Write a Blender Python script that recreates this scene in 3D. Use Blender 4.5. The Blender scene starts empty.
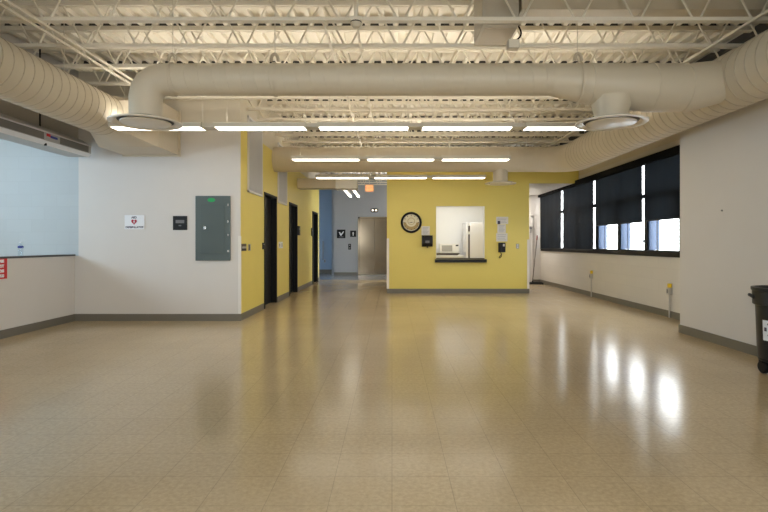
import bpy, bmesh, math, random
from mathutils import Vector, Matrix
random.seed(7)
C = bpy.context.scene.collection
PI = math.pi
CAMZ = 1.25
def PX(px, d): return (px - 392.0) * d / 512.0          # photo column at depth d -> metres
def PZ(py, d): return CAMZ - (py - 243.5) * d / 512.0   # photo row at depth d -> metres

# ------------------------------------------------------------------ materials
MATS = {}
def new_mat(name):
    m = bpy.data.materials.new(name); m.use_nodes = True
    nt = m.node_tree
    return m, nt, nt.nodes['Principled BSDF'], nt.nodes, nt.links
def paint(name, col, rough=0.55, metal=0.0, var=0.05, scale=3.0, bump=0.0, bscale=120.0, spec=0.5):
    m, nt, b, N, L = new_mat(name)
    tc = N.new('ShaderNodeTexCoord'); no = N.new('ShaderNodeTexNoise')
    no.inputs['Scale'].default_value = scale; no.inputs['Detail'].default_value = 3
    L.new(tc.outputs['Object'], no.inputs['Vector'])
    mx = N.new('ShaderNodeMix'); mx.data_type = 'RGBA'
    lo = tuple(c * (1 - var) for c in col) + (1,); hi = tuple(min(1, c * (1 + var)) for c in col) + (1,)
    mx.inputs[6].default_value = lo; mx.inputs[7].default_value = hi
    L.new(no.outputs['Fac'], mx.inputs[0]); L.new(mx.outputs[2], b.inputs['Base Color'])
    b.inputs['Roughness'].default_value = rough; b.inputs['Metallic'].default_value = metal
    b.inputs['Specular IOR Level'].default_value = spec
    if bump:
        n2 = N.new('ShaderNodeTexNoise'); n2.inputs['Scale'].default_value = bscale
        L.new(tc.outputs['Object'], n2.inputs['Vector'])
        bp = N.new('ShaderNodeBump'); bp.inputs['Strength'].default_value = bump; bp.inputs['Distance'].default_value = 0.01
        L.new(n2.outputs['Fac'], bp.inputs['Height']); L.new(bp.outputs['Normal'], b.inputs['Normal'])
    MATS[name] = m
    return m
def block(name, col, dark=0.9, rough=0.6, bump=0.25):
    m, nt, b, N, L = new_mat(name)
    tc = N.new('ShaderNodeTexCoord'); sp = N.new('ShaderNodeSeparateXYZ'); cb = N.new('ShaderNodeCombineXYZ')
    L.new(tc.outputs['Object'], sp.inputs[0])
    ad = N.new('ShaderNodeMath'); L.new(sp.outputs['X'], ad.inputs[0]); L.new(sp.outputs['Y'], ad.inputs[1])
    L.new(ad.outputs[0], cb.inputs['X']); L.new(sp.outputs['Z'], cb.inputs['Y'])
    br = N.new('ShaderNodeTexBrick'); L.new(cb.outputs[0], br.inputs['Vector'])
    br.inputs['Scale'].default_value = 1.0; br.inputs['Brick Width'].default_value = 0.41
    br.inputs['Row Height'].default_value = 0.205; br.inputs['Mortar Size'].default_value = 0.007
    br.inputs['Mortar Smooth'].default_value = 0.4
    br.inputs['Color1'].default_value = col + (1,); br.inputs['Color2'].default_value = tuple(c * 0.97 for c in col) + (1,)
    br.inputs['Mortar'].default_value = tuple(c * dark for c in col) + (1,)
    L.new(br.outputs['Color'], b.inputs['Base Color'])
    bp = N.new('ShaderNodeBump'); bp.invert = True; bp.inputs['Strength'].default_value = bump; bp.inputs['Distance'].default_value = 0.01
    L.new(br.outputs['Fac'], bp.inputs['Height']); L.new(bp.outputs['Normal'], b.inputs['Normal'])
    b.inputs['Roughness'].default_value = rough
    MATS[name] = m
    return m
def emis(name, col, s):
    m, nt, b, N, L = new_mat(name)
    b.inputs['Base Color'].default_value = (0.8, 0.8, 0.8, 1)
    b.inputs['Emission Color'].default_value = col + (1,); b.inputs['Emission Strength'].default_value = s
    MATS[name] = m
    return m
def floor_mat(name, col, tile, rough, seam):
    m, nt, b, N, L = new_mat(name)
    tc = N.new('ShaderNodeTexCoord')
    br = N.new('ShaderNodeTexBrick'); L.new(tc.outputs['Object'], br.inputs['Vector'])
    br.offset = 0.0
    br.inputs['Scale'].default_value = 1.0; br.inputs['Brick Width'].default_value = tile
    br.inputs['Row Height'].default_value = tile; br.inputs['Mortar Size'].default_value = 0.0022
    br.inputs['Mortar Smooth'].default_value = 0.3; br.inputs['Bias'].default_value = 0.0
    br.inputs['Color1'].default_value = tuple(c * 1.02 for c in col) + (1,)
    br.inputs['Color2'].default_value = tuple(c * 0.98 for c in col) + (1,)
    br.inputs['Mortar'].default_value = tuple(c * seam for c in col) + (1,)
    no = N.new('ShaderNodeTexNoise'); no.inputs['Scale'].default_value = 38; no.inputs['Detail'].default_value = 5; no.inputs['Roughness'].default_value = 0.7
    L.new(tc.outputs['Object'], no.inputs['Vector'])
    cr = N.new('ShaderNodeValToRGB'); cr.color_ramp.elements[0].position = 0.36; cr.color_ramp.elements[1].position = 0.64
    cr.color_ramp.elements[0].color = (0.86, 0.845, 0.82, 1); cr.color_ramp.elements[1].color = (1.07, 1.07, 1.07, 1)
    L.new(no.outputs['Fac'], cr.inputs[0])
    mx = N.new('ShaderNodeMix'); mx.data_type = 'RGBA'; mx.blend_type = 'MULTIPLY'; mx.inputs[0].default_value = 1
    L.new(br.outputs['Color'], mx.inputs[6]); L.new(cr.outputs[0], mx.inputs[7])
    n3 = N.new('ShaderNodeTexNoise'); n3.inputs['Scale'].default_value = 0.55; n3.inputs['Detail'].default_value = 4
    L.new(tc.outputs['Object'], n3.inputs['Vector'])
    c3 = N.new('ShaderNodeValToRGB'); c3.color_ramp.elements[0].position = 0.3; c3.color_ramp.elements[1].position = 0.7
    c3.color_ramp.elements[0].color = (0.93, 0.92, 0.9, 1); c3.color_ramp.elements[1].color = (1.05, 1.05, 1.05, 1)
    L.new(n3.outputs['Fac'], c3.inputs[0])
    m2 = N.new('ShaderNodeMix'); m2.data_type = 'RGBA'; m2.blend_type = 'MULTIPLY'; m2.inputs[0].default_value = 1
    L.new(mx.outputs[2], m2.inputs[6]); L.new(c3.outputs[0], m2.inputs[7])
    L.new(m2.outputs[2], b.inputs['Base Color'])
    n2 = N.new('ShaderNodeTexNoise'); n2.inputs['Scale'].default_value = 2.3; n2.inputs['Detail'].default_value = 2
    L.new(tc.outputs['Object'], n2.inputs['Vector'])
    bp = N.new('ShaderNodeBump'); bp.inputs['Strength'].default_value = 0.09; bp.inputs['Distance'].default_value = 0.02
    L.new(n2.outputs['Fac'], bp.inputs['Height']); L.new(bp.outputs['Normal'], b.inputs['Normal'])
    mr = N.new('ShaderNodeMapRange'); mr.inputs['To Min'].default_value = rough * 0.8; mr.inputs['To Max'].default_value = rough * 1.25
    L.new(n3.outputs['Fac'], mr.inputs['Value']); L.new(mr.outputs[0], b.inputs['Roughness'])
    b.inputs['IOR'].default_value = 1.6
    MATS[name] = m
    return m
def glass(name, tint=(0.95, 0.98, 1.0)):
    m, nt, b, N, L = new_mat(name)
    N.remove(b)
    tr = N.new('ShaderNodeBsdfTransparent'); tr.inputs[0].default_value = tint + (1,)
    gl = N.new('ShaderNodeBsdfGlossy'); gl.inputs['Roughness'].default_value = 0.02
    fr = N.new('ShaderNodeLayerWeight'); fr.inputs['Blend'].default_value = 0.5
    pw = N.new('ShaderNodeMath'); pw.operation = 'POWER'; pw.inputs[1].default_value = 4.0; L.new(fr.outputs['Facing'], pw.inputs[0])
    ma = N.new('ShaderNodeMath'); ma.operation = 'MULTIPLY_ADD'; ma.inputs[1].default_value = 0.4; ma.inputs[2].default_value = 0.03; L.new(pw.outputs[0], ma.inputs[0])
    mx = N.new('ShaderNodeMixShader'); L.new(ma.outputs[0], mx.inputs[0]); L.new(tr.outputs[0], mx.inputs[1]); L.new(gl.outputs[0], mx.inputs[2])
    L.new(mx.outputs[0], N['Material Output'].inputs['Surface'])
    MATS[name] = m
    return m
def shade_mat(name):
    m, nt, b, N, L = new_mat(name)
    tc = N.new('ShaderNodeTexCoord'); wv = N.new('ShaderNodeTexNoise'); mp = N.new('ShaderNodeMapping')
    mp.inputs['Scale'].default_value = (1, 5, 0.25); L.new(tc.outputs['Object'], mp.inputs[0]); L.new(mp.outputs[0], wv.inputs['Vector'])
    wv.inputs['Scale'].default_value = 2.0
    cr = N.new('ShaderNodeValToRGB'); cr.color_ramp.elements[0].color = (0.0025, 0.0027, 0.003, 1); cr.color_ramp.elements[1].color = (0.006, 0.0068, 0.008, 1)
    L.new(wv.outputs['Fac'], cr.inputs[0]); L.new(cr.outputs[0], b.inputs['Base Color'])
    b.inputs['Roughness'].default_value = 0.85; b.inputs['Specular IOR Level'].default_value = 0.12
    tl = N.new('ShaderNodeBsdfTranslucent'); tl.inputs[0].default_value = (0.10, 0.13, 0.16, 1)
    mx = N.new('ShaderNodeMixShader'); mx.inputs[0].default_value = 0.016
    L.new(b.outputs[0], mx.inputs[1]); L.new(tl.outputs[0], mx.inputs[2]); L.new(mx.outputs[0], N['Material Output'].inputs['Surface'])
    MATS[name] = m
    return m

WALLC = (0.66, 0.63, 0.60)
paint('wall_paint', WALLC, 0.55, var=0.02, bump=0.05)
paint('wall_upper', (0.66, 0.60, 0.49), 0.6, var=0.03)
paint('wall_shade', (0.46, 0.43, 0.39), 0.7, var=0.05)  # bulkhead wall; shade from the left duct put into the colour
block('block_paint', (0.475, 0.525, 0.55), 0.95, bump=0.10)
block('block_warm', (0.70, 0.665, 0.61), 0.95, bump=0.10)
paint('yellow', (0.76, 0.628, 0.155), 0.42, var=0.02, bump=0.05)
paint('blue_paint', (0.29, 0.39, 0.53), 0.5, var=0.03)
paint('grey_paint', (0.36, 0.365, 0.375), 0.5, var=0.03)
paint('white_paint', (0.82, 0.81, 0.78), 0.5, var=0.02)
paint('guard', (0.78, 0.75, 0.72), 0.35, var=0.01)
paint('base', (0.16, 0.145, 0.115), 0.42, var=0.06)
floor_mat('floor', (0.56, 0.44, 0.275), 0.305, 0.17, 0.72)
floor_mat('floor_grey', (0.30, 0.32, 0.36), 0.61, 0.16, 0.8)
paint('deck', (0.80, 0.745, 0.635), 0.5, var=0.04)
paint('steel_white', (0.78, 0.72, 0.60), 0.42, var=0.05)
paint('duct', (0.62, 0.545, 0.42), 0.42, var=0.035, scale=1.5)
paint('duct_seam', (0.49, 0.42, 0.31), 0.5, var=0.05)
paint('diffuser', (0.72, 0.665, 0.56), 0.25, var=0.02)
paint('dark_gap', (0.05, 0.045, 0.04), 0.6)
paint('fixture', (0.62, 0.58, 0.50), 0.4, var=0.02)
paint('cable', (0.62, 0.57, 0.48), 0.4)
paint('black_metal', (0.006, 0.006, 0.0065), 0.5, var=0.1, spec=0.25)
paint('door_black', (0.010, 0.0097, 0.0095), 0.4, var=0.1, spec=0.3)
paint('black_plastic', (0.007, 0.007, 0.008), 0.45, var=0.1, spec=0.3)
paint('bin_plastic', (0.010, 0.011, 0.011), 0.42, var=0.1, bump=0.05)
paint('sash', (0.035, 0.065, 0.135), 0.35, var=0.03)
paint('panel_grey', (0.085, 0.115, 0.115), 0.38, var=0.04)
paint('panel_door', (0.080, 0.108, 0.108), 0.36, var=0.03)
paint('chrome', (0.72, 0.72, 0.72), 0.22, metal=1.0)
paint('steel', (0.20, 0.165, 0.12), 0.14, metal=1.0, var=0.05)
paint('steel_dark', (0.25, 0.23, 0.20), 0.32, metal=1.0)
paint('grille', (0.55, 0.54, 0.54), 0.5, var=0.06)
paint('grille_frame', (0.70, 0.68, 0.66), 0.4)
paint('unit_body', (0.46, 0.45, 0.43), 0.4)
paint('unit_grille', (0.17, 0.155, 0.135), 0.5)
paint('heater', (0.50, 0.45, 0.36), 0.5)
paint('sign_black', (0.008, 0.009, 0.010), 0.45, spec=0.3)
paint('sign_grey', (0.16, 0.16, 0.17), 0.5)
paint('sign_white', (0.80, 0.81, 0.84), 0.4, var=0.01)
paint('sign_red', (0.62, 0.010, 0.012), 0.4)
paint('heart_red', (0.42, 0.015, 0.04), 0.4)
paint('text_dark', (0.05, 0.04, 0.08), 0.5)
paint('green', (0.01, 0.36, 0.10), 0.4)
paint('blue_ink', (0.02, 0.04, 0.28), 0.4)
paint('paper', (0.74, 0.72, 0.69), 0.7)
paint('ink_grey', (0.42, 0.42, 0.44), 0.7)
paint('clock_face', (0.72, 0.66, 0.46), 0.35)
paint('clock_gold', (0.42, 0.29, 0.09), 0.35)
paint('clock_dark', (0.05, 0.04, 0.02), 0.4)
paint('plate_brown', (0.05, 0.035, 0.025), 0.45)
paint('plate_grey', (0.40, 0.39, 0.37), 0.4)
paint('conduit', (0.55, 0.53, 0.50), 0.4, metal=0.3)
paint('yellow_tag', (0.85, 0.60, 0.02), 0.5)
paint('fridge_white', (0.74, 0.72, 0.71), 0.3)
paint('appliance', (0.80, 0.77, 0.70), 0.35)
paint('oven_glass', (0.35, 0.33, 0.28), 0.2)
paint('gasket', (0.10, 0.075, 0.06), 0.6)
paint('tray_brown', (0.05, 0.033, 0.024), 0.5)
paint('handle_red', (0.20, 0.03, 0.025), 0.5)
paint('mop', (0.030, 0.030, 0.034), 0.9, bump=0.4, bscale=60)
paint('half_cap', (0.055, 0.050, 0.050), 0.4)
paint('ground_out', (0.75, 0.76, 0.78), 0.9, var=0.2, scale=0.6)
emis('lens', (1.0, 0.93, 0.80), 4.2)
emis('uplens', (1.0, 0.945, 0.85), 9.5)
paint('black_matte', (0.007, 0.007, 0.0075), 0.9, spec=0.1)
emis('exit_face', (1.0, 0.30, 0.06), 1.1)
emis('exit_letters', (0.5, 0.0, 0.0), 0.45)
emis('lamp_dot', (1.0, 0.85, 0.6), 1.2)
glass('glass'); glass('bottle_glass', (0.90, 0.94, 0.97))
shade_mat('shade')
M = MATS

# ------------------------------------------------------------------ geometry helpers
class MB:
    def __init__(s): s.bm = bmesh.new()
    def box(s, x0, x1, y0, y1, z0, z1, bev=0.0):
        r = bmesh.ops.create_cube(s.bm, size=1.0)
        for v in r['verts']:
            v.co = Vector(((x0 + x1) / 2 + v.co.x * (x1 - x0), (y0 + y1) / 2 + v.co.y * (y1 - y0), (z0 + z1) / 2 + v.co.z * (z1 - z0)))
        if bev:
            ed = list({e for v in r['verts'] for e in v.link_edges})
            bmesh.ops.bevel(s.bm, geom=ed, offset=bev, segments=2, affect='EDGES', profile=0.5)
        return s
    def tube(s, p0, p1, r0, r1=None, seg=12, caps=True):
        p0, p1 = Vector(p0), Vector(p1); r1 = r0 if r1 is None else r1
        d = p1 - p0
        q = d.to_track_quat('Z', 'Y').to_matrix().to_4x4()
        mt = Matrix.Translation((p0 + p1) / 2) @ q
        bmesh.ops.create_cone(s.bm, cap_ends=caps, cap_tris=False, segments=seg, radius1=r0, radius2=r1, depth=d.length, matrix=mt)
        return s
    def sweep(s, pts, radii, seg=24, cap=True):
        """round tube through a polyline; rings lie in the mitre planes"""
        pts = [Vector(p) for p in pts]; n = len(pts); rings = []
        up = None
        for i in range(n):
            a = (pts[i] - pts[i - 1]).normalized() if i else None
            b = (pts[i + 1] - pts[i]).normalized() if i < n - 1 else None
            t = (a + b).normalized() if a is not None and b is not None else (a if b is None else b)
            k = 1.0
            if a is not None and b is not None: k = 1 / max(0.3, t.dot(a))
            if up is None:
                up = Vector((0, 0, 1)) if abs(t.z) < 0.9 else Vector((0, 1, 0))
            u = (up - t * up.dot(t)).normalized(); w = t.cross(u); up = u
            # stretch in the bend direction
            bend = (b - a) if a is not None and b is not None else Vector((0, 0, 0))
            bl = bend.length; bd = bend / bl if bl > 1e-6 else None
            ring = []
            for j in range(seg):
                th = 2 * PI * j / seg
                o = u * math.cos(th) * radii[i] + w * math.sin(th) * radii[i]
                if bd is not None: o = o + bd * (o.dot(bd) * (k - 1))
                ring.append(s.bm.verts.new(pts[i] + o))
            rings.append(ring)
        for i in range(n - 1):
            for j in range(seg):
                s.bm.faces.new((rings[i][j], rings[i][(j + 1) % seg], rings[i + 1][(j + 1) % seg], rings[i + 1][j]))
        if cap:
            s.bm.faces.new(rings[0][::-1]); s.bm.faces.new(rings[-1])
        return s
    def lathe(s, prof, c, seg=40, axis='Z'):
        c = Vector(c); rings = []
        for (r, h) in prof:
            ring = []
            for j in range(seg):
                th = 2 * PI * j / seg
                a, b = r * math.cos(th), r * math.sin(th)
                o = {'Z': Vector((a, b, h)), 'Y': Vector((a, h, b)), 'X': Vector((h, a, b))}[axis]
                ring.append(s.bm.verts.new(c + o))
            rings.append(ring)
        for i in range(len(rings) - 1):
            for j in range(seg):
                s.bm.faces.new((rings[i][j], rings[i][(j + 1) % seg], rings[i + 1][(j + 1) % seg], rings[i + 1][j]))
        if prof[0][0] > 1e-4 and prof[-1][0] > 1e-4:
            for j in range(seg):
                s.bm.faces.new((rings[-1][j], rings[-1][(j + 1) % seg], rings[0][(j + 1) % seg], rings[0][j]))
        bmesh.ops.remove_doubles(s.bm, verts=s.bm.verts, dist=1e-6)
        return s
    def prism(s, poly, y0, y1, plane='XZ'):
        """polygon in a plane extruded along the remaining axis"""
        f = {'XZ': lambda a, b, t: (a, t, b), 'YZ': lambda a, b, t: (t, a, b), 'XY': lambda a, b, t: (a, b, t)}[plane]
        A = [s.bm.verts.new(f(a, b, y0)) for a, b in poly]; B = [s.bm.verts.new(f(a, b, y1)) for a, b in poly]
        n = len(poly)
        s.bm.faces.new(A); s.bm.faces.new(B[::-1])
        for i in range(n): s.bm.faces.new((A[i], B[i], B[(i + 1) % n], A[(i + 1) % n]))
        return s
    def build(s, name, mat, parent=None, smooth=False):
        bmesh.ops.recalc_face_normals(s.bm, faces=s.bm.faces)
        if parent is not None:
            off = wloc(parent)
            bmesh.ops.translate(s.bm, vec=-off, verts=s.bm.verts)
            origin = Vector((0, 0, 0))
        else:
            vs = [v.co for v in s.bm.verts]
            origin = Vector(((min(v.x for v in vs) + max(v.x for v in vs)) / 2, (min(v.y for v in vs) + max(v.y for v in vs)) / 2, min(v.z for v in vs))) if s.center else Vector((0, 0, 0))
            bmesh.ops.translate(s.bm, vec=-origin, verts=s.bm.verts)
        me = bpy.data.meshes.new(name); s.bm.to_mesh(me); s.bm.free()
        me.materials.append(M[mat])
        if smooth:
            for p in me.polygons: p.use_smooth = True
            if smooth != 'all':
                try: me.set_sharp_from_angle(angle=math.radians(38))
                except Exception: pass
        o = bpy.data.objects.new(name, me); C.objects.link(o)
        o.location = origin
        if parent is not None: o.parent = parent
        return o
    center = False
def wloc(o):
    v = Vector(o.location)
    while o.parent is not None:
        o = o.parent; v = v + Vector(o.location)
    return v
def tag(o, label, cat, group=None):
    o['label'] = label; o['category'] = cat
    if group: o['group'] = group
    return o
def thing(name, label, cat, loc, group=None):
    o = bpy.data.objects.new(name, None); C.objects.link(o); o.location = loc; o.empty_display_size = 0.1
    return tag(o, label, cat, group)
def struct(name, mb, mat, smooth=False):
    o = mb.build(name, mat, None, smooth); o['kind'] = 'structure'
    return o
def sroot(name, loc):
    o = bpy.data.objects.new(name, None); C.objects.link(o); o.location = loc; o['kind'] = 'structure'
    return o
def dup(root, loc, label):
    r = root.copy(); C.objects.link(r); r.location = loc; r['label'] = label
    for ch in list(root.children):
        c = ch.copy(); C.objects.link(c); c.parent = r
        for g in ch.children:
            d = g.copy(); C.objects.link(d); d.parent = c
    return r
def wallbox(mb, axis, t0, t1, u0, u1, z0, z1, holes=()):
    """wall slab; axis 'x' runs along X (thickness t in Y), 'y' runs along Y (thickness t in X); holes (u0,u1,z0,z1)"""
    cuts = sorted({u0, u1, *[h[0] for h in holes], *[h[1] for h in holes]})
    cuts = [c for c in cuts if u0 <= c <= u1]
    for a, b in zip(cuts, cuts[1:]):
        hs = sorted([(h[2], h[3]) for h in holes if h[0] <= a + 1e-6 and h[1] >= b - 1e-6])
        z = z0
        for h0, h1 in hs + [(z1, z1)]:
            if h0 > z + 1e-6:
                if axis == 'x': mb.box(a, b, t0, t1, z, h0)
                else: mb.box(t0, t1, a, b, z, h0)
            z = max(z, h1)
    return mb
def text(name, body, size, mat, parent, loc, rot=(PI / 2, 0, 0), ext=0.0006, bold=0.0, sx=1.0):
    cu = bpy.data.curves.new(name, 'FONT'); cu.body = body; cu.size = size; cu.extrude = ext; cu.offset = bold
    cu.align_x = 'CENTER'; cu.align_y = 'CENTER'
    t = bpy.data.objects.new(name, cu); C.objects.link(t)
    bpy.context.view_layer.update()
    me = bpy.data.meshes.new_from_object(t.evaluated_get(bpy.context.evaluated_depsgraph_get()))
    bpy.data.objects.remove(t)
    me.materials.clear(); me.materials.append(M[mat])
    o = bpy.data.objects.new(name, me); C.objects.link(o)
    me.transform(Matrix.Diagonal((sx, 1, 1, 1))); me.transform(Matrix.Rotation(rot[2], 4, 'Z') @ Matrix.Rotation(rot[0], 4, 'X'))
    o.parent = parent; o.location = Vector(loc) - wloc(parent)
    return o

# ------------------------------------------------------------------ key planes (metres)
XL = -2.45      # yellow wall on the left of the passage
YF = 8.28       # plain wall facing the camera, left
XE = -5.07      # its left edge
XP = -5.13      # half wall face
XR = 4.05       # near right wall
YR = 7.20       # its end
XW = 4.70       # window wall
YK = 12.88      # yellow serving kiosk front
YB = 16.20      # back wall behind kiosk
YE = 20.25      # elevator wall
ZD = 4.03       # deck underside
ZJB, ZJT = 3.50, 4.03

# ------------------------------------------------------------------ shell
struct('floor', MB().box(-7.8, 5.0, -5.2, 17.7, -0.12, 0), 'floor')
struct('floor_lobby', MB().box(-7.8, 5.0, 17.7, 22.0, -0.12, 0), 'floor_grey')
# ribbed steel deck
mb = MB(); xs = -7.9; prof = []
while xs < 5.1:
    prof += [(xs, ZD), (xs + 0.055, ZD), (xs + 0.065, ZD + 0.05), (xs + 0.17, ZD + 0.05)]
    xs += 0.18
A = [mb.bm.verts.new((x, -5.2, z)) for x, z in prof]; B = [mb.bm.verts.new((x, 22.0, z)) for x, z in prof]
for i in range(len(prof) - 1): mb.bm.faces.new((A[i], B[i], B[i + 1], A[i + 1]))
mb.box(-7.9, 5.1, -5.2, 22.0, ZD + 0.07, ZD + 0.12)
struct('ceiling', mb, 'deck')

struct('wall_front', MB().box(XE, XL - 0.16, YF, YF + 0.15, 0, 3.15).box(XP - 0.16, XE, YF, YF + 0.15, 0, 1.05).box(XL - 0.16, XL - 0.002, YF, YF + 0.02, 0, 3.15), 'wall_paint')
struct('wall_front_upper', MB().box(XE, XL - 0.16, YF, YF + 0.15, 3.15, ZD).box(XL - 0.16, XL - 0.002, YF, YF + 0.02, 3.15, ZD), 'wall_upper')
struct('wall_stair', MB().box(-7.8, XE, YF + 0.04, YF + 0.19, 0, ZD), 'block_paint')
struct('wall_half', MB().box(XP - 0.16, XP, -5.0, YF, 0, 2.30 - CAMZ + 0.0), 'wall_paint')
struct('trim_half_wall_cap', MB().box(XP - 0.18, XP + 0.012, -5.0, YF - 0.001, 1.05, 1.075), 'half_cap')
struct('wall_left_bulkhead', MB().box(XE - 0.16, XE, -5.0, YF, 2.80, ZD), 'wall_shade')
mb = MB(); wallbox(mb, 'y', -7.8, -7.65, -5.0, YF, 0, ZD, [(1.8, 4.0, 1.6, 3.0), (4.8, 7.0, 1.6, 3.0)]); struct('wall_stair_outer', mb, 'white_paint')
mb = MB(); wallbox(mb, 'x', -5.15, -5.0, -7.8, 4.2, 0, ZD, [(-4.9, -2.7, 0.9, 2.8), (0.5, 2.1, 0.9, 2.8), (2.3, 3.9, 0.9, 2.8)]); struct('wall_rear', mb, 'wall_paint')

doors = [(9.80, 10.87, 2.24), (12.18, 13.23, 2.24), (15.72, 16.86, 2.25)]
grilles = [(8.67, 9.62, 2.125, 3.42), (10.96, 11.86, 2.125, 3.42)]
mb = MB(); wallbox(mb, 'y', XL - 0.16, XL, YF + 0.021, 17.2, 0, 3.15, [(a, b, -1, z) for a, b, z in doors]); struct('wall_left', mb, 'yellow')
struct('wall_left_upper', MB().box(XL - 0.16, XL, YF + 0.021, 17.2, 3.15, ZD), 'wall_upper')
struct('wall_right', wallbox(MB(), 'y', XR, XW, -5.0, YR, 0, 3.28, [(-3.6, 0.2, 0.9, 2.8)]), 'wall_paint')
struct('wall_right_upper', MB().box(XW, XW + 0.28, -5.0, 22.0, 2.95, ZD), 'wall_upper')
mull = [7.22, 9.50, 11.80, 14.05, 16.10]
ZS, ZH = 1.055, 2.83
mb = MB(); wallbox(mb, 'y', XW, XW + 0.28, YR, YB + 0.1, 0, 2.95, [(YR, mull[-1], ZS, ZH)]); struct('wall_window', mb, 'block_warm')
struct('wall_back', MB().box(3.34, XW + 0.28, YB, YB + 0.15, 0, 2.77), 'wall_paint')
struct('ceiling_passage', MB().box(3.45, XW - 0.01, YK + 0.12, YB + 0.02, 2.77, 2.83), 'white_paint')
struct('wall_header', MB().box(3.45, XW - 0.004, YK, YK + 0.12, 2.77, 3.2), 'yellow')
# kiosk
KX0, KX1 = -0.128, 3.45
OX0, OX1, OZ0, OZ1 = PX(436, YK), PX(484.6, YK), PZ(259, YK), PZ(206.2, YK)
mb = MB(); wallbox(mb, 'x', YK, YK + 0.13, KX0, KX1, 0, 3.2, [(OX0, OX1, OZ0, OZ1)]); struct('wall_kiosk', mb, 'yellow')
struct('wall_kiosk_left', MB().box(KX0, KX0 + 0.12, YK + 0.13, YB, 0, 3.2), 'white_paint')
struct('wall_kiosk_right', MB().box(KX1 - 0.12, KX1, YK + 0.13, YB, 0, 3.2), 'white_paint')
struct('wall_kitchen', MB().box(KX0 + 0.12, KX1 - 0.12, 15.4, 15.52, 0, 3.2), 'white_paint')
struct('ceiling_kitchen', MB().box(KX0 + 0.12, KX1 - 0.12, YK + 0.13, 15.4, 2.75, 2.8), 'white_paint')
mb = MB()
mb.box(OX0, OX0 + 0.012, YK - 0.001, YK + 0.135, OZ0, OZ1).box(OX1 - 0.012, OX1, YK - 0.001, YK + 0.135, OZ0, OZ1).box(OX0, OX1, YK - 0.001, YK + 0.135, OZ1 - 0.012, OZ1)
struct('trim_serving_opening', mb, 'white_paint')
# lobby
struct('wall_elevator', wallbox(MB(), 'x', YE, YE + 0.2, -2.29, 5.0, 0, ZD, [(-1.34, 0.06, -1, 2.30)]), 'grey_paint')
struct('wall_lobby', MB().box(-7.8, -2.29, 21.5, 21.7, 0, ZD), 'blue_paint')
struct('wall_lobby_side', MB().box(-2.41, -2.29, YE + 0.2, 21.5, 0, ZD), 'grey_paint')
struct('wall_lobby_outer', wallbox(MB(), 'y', -6.2, -6.05, 17.2, 21.5, 0, ZD, [(18.4, 19.6, 0.5, 2.0)]), 'white_paint')
struct('wall_lobby_near', MB().box(-6.2, XL - 0.16, 17.05, 17.2, 0, ZD), 'white_paint')
# baseboards
BH = 0.112
def bb(name, *a): struct(name, MB().box(*a), 'base')
bb('baseboard_half_wall', XP, XP + 0.014, -5.0, YF, 0, BH)
bb('baseboard_front', XP + 0.014, XL - 0.0, YF - 0.014, YF, 0, BH)
ys = [YF - 0.014] + [v for a, b, z in doors for v in (a - 0.05, b + 0.05)] + [17.2]
mb = MB()
for a, b in zip(ys[::2], ys[1::2]): mb.box(XL, XL + 0.014, a, b, 0, BH)
struct('baseboard_left', mb, 'base')
bb('baseboard_right', XR - 0.014, XR, -5.0, YR + 0.014, 0, BH)
bb('baseboard_window', XW - 0.014, XW, YR + 0.2, YB, 0, BH)
bb('baseboard_back', KX1, XW - 0.014, YB - 0.014, YB, 0, BH)
bb('baseboard_kiosk', KX0, KX1, YK - 0.014, YK, 0, BH)
bb('baseboard_elevator', -2.29, -1.36, YE - 0.014, YE, 0, BH)
bb('baseboard_lobby', -6.0, -2.42, 21.486, 21.5, 0, 0.16)
# corner guards
def guard(name, x0, x1, y0, y1, za, zb): struct(name, MB().box(x0, x1, y0, y1, za, zb), 'guard')
struct('trim_1', MB().box(XL - 0.035, XL + 0.004, YF - 0.004, YF + 0.035, BH, 1.37), 'guard')
struct('trim_2', MB().box(KX0 - 0.004, KX0 + 0.055, YK - 0.004, YK + 0.055, BH, 1.38), 'guard')
struct('trim_3', MB().box(KX1 - 0.05, KX1 + 0.004, YK - 0.004, YK + 0.055, BH, 1.35), 'guard')
struct('trim_4', MB().box(XL - 0.05, XL + 0.004, 17.14, 17.204, BH, 1.40), 'guard')
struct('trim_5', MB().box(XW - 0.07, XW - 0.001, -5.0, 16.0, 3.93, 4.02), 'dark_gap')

# ------------------------------------------------------------------ doors in the yellow wall
for i, (a, b, z) in enumerate(doors):
    r = sroot('door_%d' % (i + 1), (XL, (a + b) / 2, 0))
    fr = MB()
    d = 0.045
    for (y0, y1) in ((a, a + d), (b - d, b)): fr.box(XL - 0.16, XL + 0.012, y0, y1, 0, z)
    fr.box(XL - 0.16, XL + 0.012, a, b, z - d, z)
    fr.build('frame', 'black_metal', r)
    lf = MB().box(XL - 0.155, XL - 0.11, a + d, b - d, 0.008, z - d)
    lo = lf.build('leaf', 'door_black', r)
    h = MB().tube((XL - 0.11, a + 0.12, 1.0), (XL - 0.05, a + 0.12, 1.0), 0.012).tube((XL - 0.055, a + 0.12, 1.0), (XL - 0.055, a + 0.24, 1.0), 0.01)
    h.tube((XL - 0.112, a + 0.12, 1.0), (XL - 0.104, a + 0.12, 1.0), 0.03)
    h.build('handle', 'steel_dark', r, True)
    g = MB()
    for hz in (0.3, 1.1, 1.9): g.tube((XL - 0.106, b - d - 0.008, hz - 0.05), (XL - 0.106, b - d - 0.008, hz + 0.05), 0.008)
    g.build('hinge', 'black_metal', r)

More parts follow.
